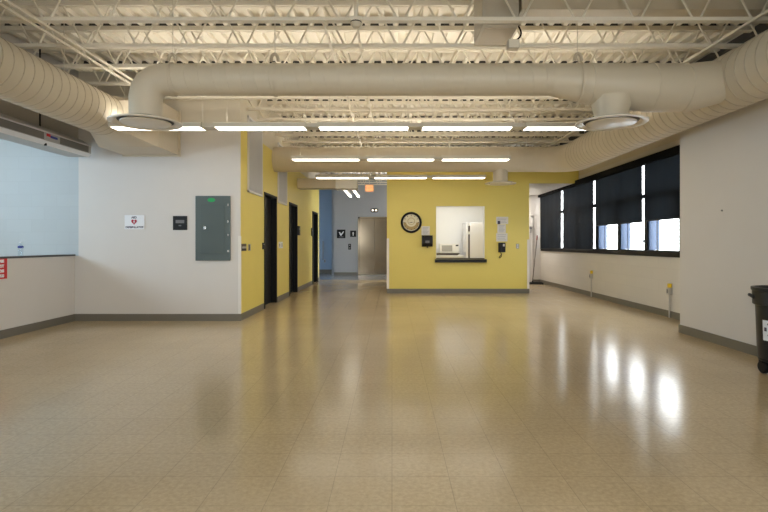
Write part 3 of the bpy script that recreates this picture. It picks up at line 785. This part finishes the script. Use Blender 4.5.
# ------------------------------------------------------------------ yellow wall plates
def plate(name, label, cat, y0, y1, z0, z1, th, mat):
    t = thing(name, label, cat, (XL, (y0 + y1) / 2, z0))
    MB().box(XL, XL + th, y0, y1, z0, z1, 0.002).build('plate', mat, t)
    return t
y0, y1 = yx(241.3, XL), yx(245.8, XL); z0, z1 = PZ(251, 8.4), PZ(243.8, 8.4)
t = plate('switch_plate', 'brown switch plate nearest the corner of the yellow wall', 'light switch', y0, y1, z0, z1, 0.010, 'plate_brown')
MB().box(XL + 0.010, XL + 0.013, y0 + 0.02, y1 - 0.02, (z0 + z1) / 2 - 0.016, (z0 + z1) / 2 + 0.016).build('nameplate', 'plate_grey', t)
for q in range(4):
    yy = y0 + (y1 - y0) * (q + 0.5) / 4
    MB().box(XL + 0.010, XL + 0.018, yy - 0.008, yy + 0.008, z0 + 0.012, z0 + 0.03).build('toggle', 'plate_brown', t)
y0, y1 = yx(248.2, XL), yx(250.2, XL); z0, z1 = PZ(250.8, 8.7), PZ(244, 8.7)
t = plate('switch_plate', 'narrow grey and brown switch plate second from the yellow corner', 'light switch', y0, y1, z0, z1, 0.010, 'plate_grey')
MB().box(XL + 0.010, XL + 0.014, y0 + 0.008, (y0 + y1) / 2, z0 + 0.01, z1 - 0.01).build('rocker', 'plate_brown', t)
y0, y1 = yx(262.2, XL), yx(263.5, XL); z0, z1 = PZ(249.2, 9.7 - 0.3), PZ(243, 9.4)
t = plate('card_reader', 'small dark card reader beside the first black door', 'card reader', y0, y1, z0, z1, 0.022, 'sign_black')
MB().box(XL + 0.022, XL + 0.024, y0 + 0.01, y1 - 0.01, z1 - 0.035, z1 - 0.02).build('indicator', 'plate_grey', t)
MB().box(XL, XL + 0.006, y0 - 0.006, y1 + 0.006, z0 - 0.006, z1 + 0.006).build('mount_plate', 'plate_brown', t)
y0, y1 = yx(278.6, XL), yx(280.6, XL); z0, z1 = PZ(248.2, 11.05), PZ(241.8, 11.05)
t = plate('thermostat', 'white thermostat box between the first and second black doors', 'thermostat', y0, y1, z0, z1, 0.05, 'sign_white')
MB().box(XL + 0.05, XL + 0.053, y0 + 0.04, y1 - 0.04, z0 + 0.03, z1 - 0.03).build('display', 'plate_grey', t)
MB().box(XL + 0.012, XL + 0.04, y0 - 0.002, y0 + 0.001, z0 + 0.035, z1 - 0.04).build('side_vent', 'plate_grey', t)
for (pa, pb, py0, py1, lab) in ((297.4, 299.1, 226, 235.2, 'square black sign on the yellow wall just past the second black door'), (311.0, 312.0, 228, 236, 'square black sign on the yellow wall just before the third black door')):
    y0, y1 = yx(pa, XL), yx(pb, XL); ym = (y0 + y1) / 2
    t = plate('room_sign', lab, 'sign', y0, y1, PZ(py1, ym), PZ(py0, ym), 0.03, 'sign_black')
    MB().box(XL + 0.03, XL + 0.032, y0 + 0.05, y1 - 0.05, PZ(py0, ym) - 0.10, PZ(py0, ym) - 0.06).build('name_insert', 'sign_grey', t)

# ------------------------------------------------------------------ elevator and lobby
d = YE
t = thing('elevator', 'brushed steel two leaf elevator at the end of the hall', 'elevator', (-0.66, d, 0))
f = MB(); ox0, ox1, oz = -1.34, 0.06, 2.30
f.box(ox0, ox0 + 0.05, d - 0.02, d + 0.18, 0.0, oz).box(ox1 - 0.05, ox1, d - 0.02, d + 0.18, 0.0, oz).box(ox0, ox1, d - 0.02, d + 0.18, oz - 0.06, oz)
f.build('frame', 'steel', t)
xm = PX(374.5, d + 0.1)
MB().box(ox0 + 0.05, xm - 0.004, d + 0.10, d + 0.14, 0.02, oz - 0.06).build('leaf', 'steel', t)
MB().box(xm + 0.004, ox1 - 0.05, d + 0.10, d + 0.14, 0.02, oz - 0.06).build('leaf', 'steel', t)
MB().box(xm - 0.004, xm + 0.004, d + 0.13, d + 0.15, 0.02, oz - 0.06).build('seam', 'dark_gap', t)
MB().box(ox0 + 0.05, ox1 - 0.05, d - 0.01, d + 0.15, 0.0, 0.02).build('sill', 'steel_dark', t)
t = thing('floor_indicator', 'black oval hall indicator with two round lamps above the elevator', 'indicator', (PX(374.2, d), d, PZ(212, d)))
xa, xb, zc = PX(370.6, d), PX(378.2, d), PZ(210.3, d); rr_ = 0.078
pl = [(xa + rr_ + rr_ * math.cos(a), zc + rr_ * math.sin(a)) for a in [PI / 2 + PI * q / 10 for q in range(11)]] + [(xb - rr_ + rr_ * math.cos(a), zc + rr_ * math.sin(a)) for a in [-PI / 2 + PI * q / 10 for q in range(11)]]
MB().prism(pl, d - 0.02, d).build('plate', 'sign_black', t)
for px in (372.7, 376.1): MB().tube((PX(px, d), d - 0.028, zc), (PX(px, d), d - 0.02, zc), 0.042).build('lamp', 'lamp_dot', t)
t = thing('stair_sign', 'larger black square sign with a white mark left of the elevator', 'sign', (PX(341.2, d), d, PZ(238, d)))
fbox(337, 345.4, 229.6, 238.2, 0.015, 0, d, 0.003).build('plate', 'sign_black', t)
px_ = lambda a, b: (PX(a, d), PZ(b, d))
MB().prism([px_(338.9, 232.4), px_(339.9, 231.8), px_(341.0, 234.0), px_(343.4, 231.2), px_(344.0, 231.8), px_(341.2, 235.8), px_(340.5, 235.6)], d - 0.018, d - 0.0152).build('symbol', 'sign_white', t)
fbox(339, 343.6, 236.5, 237.2, 0.002, 0.0152, d).build('caption', 'sign_grey', t)
t = thing('elevator_sign', 'smaller black square sign with a white figure next to the elevator', 'sign', (PX(353.2, d), d, PZ(236.8, d)))
fbox(350.2, 356.2, 230.6, 236.9, 0.015, 0, d, 0.003).build('plate', 'sign_black', t)
s = MB().prism([px_(352.3, 233.4), px_(353.2, 231.9), px_(354.1, 233.4)], d - 0.018, d - 0.0152)
s.box(PX(352.8, d), PX(353.6, d), d - 0.018, d - 0.0152, PZ(235.6, d), PZ(233.4, d)); s.build('symbol', 'sign_white', t)
t = thing('call_button_panel', 'dark vertical elevator call button panel below the signs', 'call panel', (PX(349.6, d), d, PZ(249.5, d)))
fbox(348.3, 351.0, 243.8, 249.6, 0.012, 0, d, 0.002).build('mount_plate', 'sign_black', t)
for py in (245.3, 247.9): MB().tube((PX(349.65, d), d - 0.02, PZ(py, d)), (PX(349.65, d), d - 0.012, PZ(py, d)), 0.02).build('button', 'plate_grey', t)
d = 21.5
t = thing('wall_rail', 'thin dark vertical rail on the blue wall', 'rail', (PX(323, d), d, PZ(260, d)))
MB().tube((PX(323.2, d), d - 0.06, PZ(241, d)), (PX(323.2, d), d - 0.06, PZ(260.0, d)), 0.02).build('bar', 'steel_dark', t, True)
MB().tube((PX(323.2, d), d - 0.06, PZ(242.5, d)), (PX(323.2, d), d, PZ(242.5, d)), 0.012).tube((PX(323.2, d), d - 0.06, PZ(258.5, d)), (PX(323.2, d), d, PZ(258.5, d)), 0.012).build('bracket', 'steel_dark', t)
t = thing('outlet', 'small grey outlet low on the blue wall', 'outlet', (PX(324.8, d), d, PZ(262.5, d)))
fbox(324.1, 325.6, 259.4, 262.6, 0.012, 0, d, 0.002).build('plate', 'plate_grey', t)
fbox(324.5, 325.2, 260.0, 262.0, 0.004, 0.012, d).build('sockets', 'sign_grey', t)

# ------------------------------------------------------------------ kiosk front
d = YK
cx_, cz_ = PX(411.2, d), PZ(222.5, d); R_ = 0.265
t = thing('wall_clock', 'round wall clock with a black rim on the yellow kiosk', 'clock', (cx_, d, cz_))
MB().lathe([(R_ * 0.78, -0.012), (R_ * 0.80, -0.045), (R_ * 0.90, -0.055), (R_, -0.035), (R_, 0.0), (R_ * 0.78, 0.0)], (cx_, d, cz_), 48, 'Y').build('rim', 'black_plastic', t, True)
MB().lathe([(0.0, -0.012), (R_ * 0.80, -0.012), (R_ * 0.80, -0.006), (0.0, -0.006)], (cx_, d, cz_), 48, 'Y').build('face', 'clock_face', t)
arc = []
for q in range(13): a = PI + PI * q / 12; arc.append((cx_ + R_ * 0.74 * math.cos(a), cz_ + R_ * 0.74 * math.sin(a)))
for q in range(12, -1, -1): a = PI + PI * q / 12; arc.append((cx_ + R_ * 0.48 * math.cos(a), cz_ + R_ * 0.40 * math.sin(a)))
MB().prism(arc, d - 0.0145, d - 0.0122).build('gold_crescent', 'clock_gold', t)
tk = MB()
for q in range(12):
    a = 2 * PI * q / 12; ca, sa = math.cos(a), math.sin(a); r0, r1, w = R_ * 0.62, R_ * 0.74, 0.007
    tk.prism([(cx_ + r0 * ca - w * sa, cz_ + r0 * sa + w * ca), (cx_ + r1 * ca - w * sa, cz_ + r1 * sa + w * ca), (cx_ + r1 * ca + w * sa, cz_ + r1 * sa - w * ca), (cx_ + r0 * ca + w * sa, cz_ + r0 * sa - w * ca)], d - 0.0165, d - 0.0147)
tk.build('hour_marks', 'clock_dark', t)
for (a, ln, w) in ((math.radians(190), 0.085, 0.009), (math.radians(8), 0.13, 0.006)):
    ca, sa = math.cos(a), math.sin(a)
    MB().prism([(cx_ - w * sa - 0.02 * ca, cz_ + w * ca - 0.02 * sa), (cx_ + ln * ca, cz_ + ln * sa), (cx_ + w * sa - 0.02 * ca, cz_ - w * ca - 0.02 * sa)], d - 0.02, d - 0.0175).build('hand', 'clock_dark', t)
MB().lathe([(R_ * 0.30, -0.0168), (R_ * 0.34, -0.0168), (R_ * 0.34, -0.015), (R_ * 0.30, -0.015)], (cx_, d, cz_ + 0.03), 32, 'Y').build('inner_ring', 'clock_gold', t)

def paper(label, px0, px1, py0, py1, lines, mark=None):
    t = thing('notice', label, 'notice', (PX((px0 + px1) / 2, d), d, PZ(py1, d)))
    fbox(px0, px1, py0, py1, 0.003, 0, d).build('sheet', 'paper', t)
    l = MB(); n = lines
    for q in range(n):
        yy = py0 + (py1 - py0) * (q + 0.9) / (n + 0.8)
        l.box(PX(px0 + 1.2, d), PX(px1 - 1.2 - (q % 3) * 0.6, d), d - 0.0042, d - 0.0031, PZ(yy + 0.22, d), PZ(yy - 0.22, d))
    l.build('printed_lines', 'ink_grey', t)
    if mark: fbox(*mark, 0.0015, 0.0044, d).build('picture', 'text_dark', t)
paper('small printed notice above the black dispenser between clock and serving window', 421.4, 429.8, 226.2, 235.2, 6)
paper('white paper notice with a black picture, topmost of three right of the serving window', 496.2, 508.2, 216.8, 224.0, 4, (497.6, 500.2, 220.8, 224.2))
paper('narrow printed notice, middle of three right of the serving window', 497.4, 505.8, 224.4, 233.0, 6)
paper('white printed notice, lowest of three right of the serving window', 496.2, 507.4, 233.2, 241.4, 4)

t = thing('soap_dispenser', 'black wall dispenser left of the serving window', 'dispenser', (PX(427, d), d, PZ(246.6, d)))
x0, x1 = PX(421.8, d), PX(432.4, d); z0, z1 = PZ(246.6, d), PZ(235.4, d)
MB().prism([(d + 0.001, z0), (d + 0.001, z1), (d - 0.08, z1), (d - 0.13, z1 - 0.05), (d - 0.13, z0 + 0.08), (d - 0.07, z0)], x0, x1, 'YZ').build('body', 'black_plastic', t)
MB().box((x0 + x1) / 2 - 0.05, (x0 + x1) / 2 + 0.05, d - 0.137, d - 0.125, z0 + 0.09, z0 + 0.15, 0.004).build('push_bar', 'sign_grey', t)
MB().tube(((x0 + x1) / 2, d - 0.09, z0 - 0.03), ((x0 + x1) / 2, d - 0.09, z0 + 0.01), 0.018).build('nozzle', 'black_plastic', t)
t = thing('wall_phone', 'black wall phone with a dangling cord below the notices', 'telephone', (PX(501.5, d), d, PZ(252, d)))
x0, x1 = PX(498.2, d), PX(505.0, d); z0, z1 = PZ(252.2, d), PZ(242.6, d)
MB().box(x0, x1, d - 0.06, d, z0, z1, 0.008).build('body', 'black_plastic', t)
MB().box(x0 + 0.012, x0 + 0.06, d - 0.095, d - 0.055, z0 + 0.015, z1 - 0.015, 0.01).build('handset', 'black_plastic', t)
MB().box(x1 - 0.065, x1 - 0.02, d - 0.064, d - 0.058, z1 - 0.095, z1 - 0.035).build('label_card', 'paper', t)
cu = MB(); pts = []
for q in range(24):
    a = q / 23
    pts.append((x0 + 0.04 + 0.035 * math.sin(a * 7.0) + 0.02 * a, d - 0.03 - 0.012 * math.cos(a * 40), z0 + 0.01 - 0.15 * math.sin(a * PI * 0.9) - 0.0 * a))
cu.sweep(pts, [0.007] * 24, 6); cu.build('cord', 'black_plastic', t, True)
t = thing('outlet', 'grey wall switch plate right of the phone on the kiosk', 'outlet', (PX(517.6, d), d, PZ(248.2, d)))
fbox(516.0, 519.0, 243.8, 248.6, 0.012, 0, d, 0.002).build('plate', 'plate_grey', t)
for py in (245.0, 247.2): fbox(516.8, 518.2, py - 0.7, py + 0.7, 0.004, 0.012, d).build('switch', 'sign_white', t)
t = thing('serving_counter', 'black counter ledge under the serving window', 'counter', ((OX0 + OX1) / 2, d, OZ0 - 0.08))
MB().box(OX0 - 0.03, OX1 + 0.04, d - 0.10, d - 0.001, OZ0 - 0.085, OZ0 - 0.005, 0.004).box(OX0 + 0.002, OX1 - 0.002, d - 0.002, d + 0.20, OZ0 + 0.001, OZ0 + 0.02).build('ledge', 'black_plastic', t)

# kitchen
t = thing('kitchen_counter', 'white kitchen counter behind the serving window', 'counter', (0.9, 15.05, 0))
MB().box(KX0 + 0.125, 2.08, 14.72, 15.395, 0.87, 0.91).build('worktop', 'white_paint', t)
MB().box(KX0 + 0.125, 2.06, 14.78, 15.395, 0.08, 0.87).build('cabinet', 'appliance', t)
for x in (0.02, 0.70, 1.38): MB().box(x, x + 0.66, 14.762, 14.781, 0.12, 0.85).build('door', 'appliance', t)
md = 14.9
t = thing('tray', 'dark brown tray under the microwave', 'tray', (PX(448, md), md, 0.91))
x0, x1 = PX(433.5, md), PX(459.5, md)
MB().prism([(x0, 0.9105), (x1 - 0.08, 0.9105), (x1, 0.965), (x0, 0.965)], 14.78, 15.3).build('base', 'tray_brown', t)
t = thing('microwave', 'white microwave on a dark tray behind the serving window', 'microwave', (PX(449, md), md, 0.97))
x0, x1 = PX(440, md), PX(459, md); z0, z1 = 0.9655, PZ(243.6, md)
MB().box(x0, x1, md, md + 0.36, z0, z1, 0.008).build('body', 'appliance', t)
dr = MB().box(x0 + 0.005, x0 + (x1 - x0) * 0.76, md - 0.02, md - 0.001, z0 + 0.008, z1 - 0.008, 0.004).build('door', 'appliance', t)
MB().box(x0 + 0.05, x0 + (x1 - x0) * 0.64, md - 0.024, md - 0.0195, z0 + 0.055, z1 - 0.05).build('glass', 'oven_glass', dr)
cp = MB().box(x0 + (x1 - x0) * 0.78, x1 - 0.006, md - 0.018, md - 0.001, z0 + 0.008, z1 - 0.008, 0.003).build('control_panel', 'appliance', t)
MB().box(x0 + (x1 - x0) * 0.82, x1 - 0.02, md - 0.021, md - 0.0175, z1 - 0.075, z1 - 0.035).build('display', 'sign_black', cp)
fd = 14.5
t = thing('refrigerator', 'white refrigerator seen from its side through the serving window', 'refrigerator', (PX(478, fd), fd + 0.35, 0))
x0 = PX(466, fd); zt_ = PZ(222.3, fd)
MB().box(x0 + 0.115, x0 + 0.75, fd, fd + 0.72, 0.03, zt_, 0.01).build('cabinet', 'fridge_white', t)
dr = MB().box(x0, x0 + 0.065, fd + 0.005, fd + 0.715, 0.05, zt_ - 0.005, 0.012).build('door', 'fridge_white', t)
MB().box(x0 + 0.065, x0 + 0.115, fd + 0.03, fd + 0.69, 0.05, zt_ - 0.03).build('gasket', 'gasket', t)
MB().box(x0 + 0.07, x0 + 0.108, fd + 0.01, fd + 0.03, zt_ - 0.34, zt_ - 0.26).box(x0 + 0.07, x0 + 0.108, fd + 0.01, fd + 0.03, zt_ - 0.10, zt_ - 0.03).build('hinge', 'appliance', t)
MB().tube((x0 - 0.03, fd + 0.08, 1.0), (x0 - 0.03, fd + 0.08, 1.5), 0.012).tube((x0 - 0.03, fd + 0.08, 1.02), (x0 + 0.01, fd + 0.08, 1.02), 0.01).tube((x0 - 0.03, fd + 0.08, 1.48), (x0 + 0.01, fd + 0.08, 1.48), 0.01).build('handle', 'fridge_white', dr, True)
MB().box(x0 + 0.13, x0 + 0.73, fd + 0.02, fd + 0.7, 0, 0.03).build('foot', 'gasket', t)

# ------------------------------------------------------------------ passage right of the kiosk
r = sroot('door_4', (4.0, YB, 0))
f = MB(); f.box(3.46, 3.5, YB - 0.03, YB, 0, 2.12).box(4.40, 4.45, YB - 0.03, YB, 0, 2.12).box(3.46, 4.45, YB - 0.03, YB, 2.07, 2.12); f.build('frame', 'guard', r)
MB().box(3.5, 4.40, YB - 0.02, YB - 0.001, 0.01, 2.07).build('leaf', 'wall_paint', r)
d = YB - 0.02
t = thing('wall_dispenser', 'small grey dispenser on the back wall past the kiosk corner', 'dispenser', (PX(530.6, d), d, PZ(233, d)))
MB().box(PX(529.4, d), PX(531.3, d), d - 0.06, d, PZ(229.2, d), PZ(226.3, d), 0.006).build('body', 'sign_grey', t)
MB().box(PX(529.6, d), PX(531.0, d), d - 0.04, d, PZ(233, d), PZ(229.4, d), 0.004).build('cup', 'plate_grey', t)
# dust mop
md = 15.9
mx0, mx1 = 4.27, 4.60
ym_ = 15.75
t = thing('dust_mop', 'wide dust mop with a dark pad and long handle leaning in the passage corner', 'mop', (4.43, ym_, 0))
xa, xb = PX(527.3, ym_), PX(543.0, ym_)
MB().box(xa, xb, ym_ - 0.09, ym_ + 0.09, 0.0, 0.05, 0.02).build('pad', 'mop', t, True)
MB().box(xa + 0.05, xb - 0.05, ym_ - 0.04, ym_ + 0.04, 0.05, 0.065).build('plate', 'black_metal', t)
pT = Vector((PX(537.3, YB - 0.05), YB - 0.05, PZ(235.5, YB)))
pB = Vector((PX(532.6, ym_), ym_, 0.10))
pM = pT + (pB - pT) * 0.10
MB().tube(pB, pM, 0.013).build('pole', 'gasket', t, True)
MB().tube(pM, pT, 0.020).build('grip', 'handle_red', t, True)
MB().tube(pB, (pB.x, ym_, 0.062), 0.022).build('swivel', 'black_metal', t)

# floor conduit posts by the window wall
for (px, base, ztop, lab) in ((592.3, 12.0, 276.0, 'conduit post with grey box and yellow tag below the middle shades'), (673.5, 8.62, 291.0, 'conduit post with grey box and yellow tag nearest the right wall')):
    yy = base; X_ = XW - 0.03
    t = thing('outlet_post', lab, 'outlet', (X_, yy, 0), 'conduit posts along the window wall')
    zc = PZ(ztop, yy)
    MB().tube((X_, yy, 0), (X_, yy, zc - 0.05), 0.013).build('conduit', 'conduit', t, True)
    bx2 = MB().box(X_ - 0.035, X_ + 0.028, yy - 0.04, yy + 0.04, zc - 0.06, zc + 0.055, 0.005).build('outlet_box', 'conduit', t)
    MB().box(X_ - 0.038, X_ - 0.0345, yy - 0.02, yy + 0.02, zc - 0.035, zc + 0.03).build('cover', 'sign_grey', bx2)
    MB().box(X_ - 0.045, X_ + 0.02, yy - 0.03, yy + 0.03, zc - 0.005, zc + 0.06).build('side_box', 'plate_grey', t) if False else None
    MB().box(X_ - 0.02, X_ + 0.024, yy - 0.035, yy + 0.03, zc + 0.056, zc + 0.125, 0.003).build('tag', 'yellow_tag', t)

# small screw on right wall
t = MB(); yy = XR * 512 / (722.3 - 392)
t.tube((XR - 0.012, yy, PZ(210.5, yy)), (XR, yy, PZ(210.5, yy)), 0.011)
tag(t.build('wall_screw', 'sign_grey', None), 'tiny dark screw head alone on the right wall', 'screw')

# ------------------------------------------------------------------ waste bin
bxc, byc = 3.73, 4.81
t = thing('waste_bin', 'black round wheeled waste bin with a white label at the right edge', 'trash can', (bxc, byc, 0))
MB().lathe([(0.0, 0.16), (0.236, 0.16), (0.246, 0.175), (0.262, 0.66), (0.285, 0.675), (0.288, 0.80), (0.298, 0.81), (0.298, 0.835), (0.272, 0.835), (0.262, 0.80), (0.228, 0.20), (0.0, 0.19)], (bxc, byc, 0), 48).build('body', 'bin_plastic', t, True)
for a in (math.radians(150), math.radians(330)):
    ca, sa = math.cos(a), math.sin(a)
    pts = []
    for q in range(9):
        b_ = (q - 4) / 4
        rr2 = 0.284 + 0.022 * (1 - b_ * b_)
        pts.append((bxc + rr2 * math.cos(a + b_ * 0.28), byc + rr2 * math.sin(a + b_ * 0.28), 0.755 - 0.02 * b_ * b_))
    MB().sweep(pts, [0.016] * 9, 8).build('handle', 'bin_plastic', t, True)
MB().lathe([(0.0, 0.135), (0.225, 0.135), (0.24, 0.145), (0.24, 0.175), (0.238, 0.178), (0.0, 0.16)], (bxc, byc, 0), 40).build('dolly', 'black_plastic', t, True)
for a in [math.radians(140 + 72 * q) for q in range(5)]:
    w = MB(); wx, wy = bxc + 0.195 * math.cos(a), byc + 0.195 * math.sin(a)
    w.lathe([(0.0, -0.022), (0.052, -0.022), (0.062, -0.013), (0.062, 0.013), (0.052, 0.022), (0.0, 0.022)], (wx, wy, 0.062), 24, 'X')
    w.box(wx - 0.032, wx + 0.032, wy - 0.022, wy + 0.022, 0.105, 0.14)
    w.build('caster', 'black_plastic', t, True)
# curved label on the bin facing the camera
def binr(z): return 0.244 + (0.262 - 0.244) * (z - 0.13) / (0.53)
ac = math.atan2(-byc, -bxc) - 0.02
a0, a1 = ac - 0.84, ac - 0.04
lm = MB(); n = 10; za, zb_ = 0.345, 0.535
gr = []
for q in range(n + 1):
    a = a0 + (a1 - a0) * q / n
    gr.append([lm.bm.verts.new((bxc + (binr(z) + o) * math.cos(a), byc + (binr(z) + o) * math.sin(a), z)) for z in (za, zb_) for o in (0.0015,)])
for p, q in zip(gr, gr[1:]): lm.bm.faces.new((p[0], q[0], q[1], p[1]))
lb = lm.build('label_sheet', 'sign_white', t, 'all')
mk = MB()
for (am, zm, hw, hz) in ((a0 + 0.12, 0.45, 0.05, 0.018), (a0 + 0.30, 0.50, 0.10, 0.008), (a0 + 0.34, 0.40, 0.14, 0.006), (a0 + 0.45, 0.45, 0.08, 0.02)):
    vs = []
    for q in range(5):
        a = am - hw + 2 * hw * q / 4
        vs.append([mk.bm.verts.new((bxc + (binr(z) + 0.003) * math.cos(a), byc + (binr(z) + 0.003) * math.sin(a), z)) for z in (zm - hz, zm + hz)])
    for p, q in zip(vs, vs[1:]): mk.bm.faces.new((p[0], q[0], q[1], p[1]))
mk.build('print', 'text_dark', lb, 'all')

# ------------------------------------------------------------------ outside ground
struct('ground', MB().box(5.3, 60, -20, 60, -0.6, -0.5), 'ground_out')

# ------------------------------------------------------------------ light
w = bpy.data.worlds.new('World'); bpy.context.scene.world = w; w.use_nodes = True
nt = w.node_tree; N, L = nt.nodes, nt.links
bg = N['Background']
tc = N.new('ShaderNodeTexCoord'); sp = N.new('ShaderNodeSeparateXYZ'); L.new(tc.outputs['Generated'], sp.inputs[0])
cr = N.new('ShaderNodeValToRGB'); cr.color_ramp.elements[0].position = 0.1; cr.color_ramp.elements[0].color = (0.62, 0.82, 1.0, 1)
cr.color_ramp.elements[1].position = 0.5; cr.color_ramp.elements[1].color = (1.0, 0.955, 0.89, 1)
e = cr.color_ramp.elements.new(1.0); e.color = (0.92, 0.96, 1.0, 1)
mr = N.new('ShaderNodeMapRange'); mr.inputs['From Min'].default_value = -1; mr.inputs['From Max'].default_value = 1
L.new(sp.outputs['X'], mr.inputs['Value']); L.new(mr.outputs[0], cr.inputs[0]); L.new(cr.outputs[0], bg.inputs['Color'])
bg.inputs['Strength'].default_value = 8.0
def portal(name, loc, rot, sx, sy):
    la = bpy.data.lights.new(name, 'AREA'); la.shape = 'RECTANGLE'; la.size = sx; la.size_y = sy
    o = bpy.data.objects.new(name, la); C.objects.link(o); o.location = loc; o.rotation_euler = rot
    la.cycles.is_portal = True
    return o
for (a, b) in ((-4.9, -2.7), (0.5, 2.1), (2.3, 3.9)): portal('window_portal', ((a + b) / 2, -5.14, 1.85), (PI / 2, 0, 0), b - a, 1.9)   # -Z -> +Y
portal('window_portal', (-7.79, 2.9, 2.3), (0, -PI / 2, 0), 1.4, 2.2)
portal('window_portal', (-7.79, 5.9, 2.3), (0, -PI / 2, 0), 1.4, 2.2)
portal('window_portal', (-6.19, 19.0, 1.25), (0, -PI / 2, 0), 1.5, 1.2)
portal('window_portal', (XW + 0.05, -1.7, 1.85), (0, PI / 2, 0), 1.9, 3.8)
portal('window_portal', (XW + 0.26, 11.7, 1.94), (0, PI / 2, 0), 1.78, 8.9)
la = bpy.data.lights.new('kitchen_lamp', 'AREA'); la.shape = 'RECTANGLE'; la.size = 1.2; la.size_y = 0.6; la.energy = 24; la.color = (0.97, 0.98, 1.0)
o = bpy.data.objects.new('kitchen_lamp', la); C.objects.link(o); o.location = (1.7, 14.0, 2.72)

la = bpy.data.lights.new('passage_fill', 'AREA'); la.shape = 'RECTANGLE'; la.size = 0.4; la.size_y = 1.2; la.energy = 24; la.color = (1.0, 0.93, 0.84)  # unseen lamp added to brighten the passage back wall
o = bpy.data.objects.new('passage_fill', la); C.objects.link(o); o.location = (3.70, 15.4, 2.76)

# ------------------------------------------------------------------ camera
cam = bpy.data.cameras.new('camera'); co = bpy.data.objects.new('camera', cam); C.objects.link(co)
co.location = (0, 0, CAMZ); co.rotation_euler = (PI / 2, 0, 0)
cam.sensor_width = 36; cam.lens = 24; cam.shift_x = -8 / 768; cam.shift_y = -12.5 / 768
cam.clip_end = 200
sc = bpy.context.scene; sc.camera = co
sc.view_settings.view_transform = 'Standard'; sc.view_settings.look = 'None'
sc.view_settings.exposure = 0.55
cy_ = sc.cycles
cy_.use_denoising = True; cy_.use_adaptive_sampling = False
try: cy_.denoiser = 'OPENIMAGEDENOISE'
except Exception: pass
cy_.max_bounces = 8; cy_.diffuse_bounces = 5; cy_.glossy_bounces = 4; cy_.transparent_max_bounces = 12
cy_.sample_clamp_indirect = 8.0
cy_.caustics_reflective = False; cy_.caustics_refractive = False
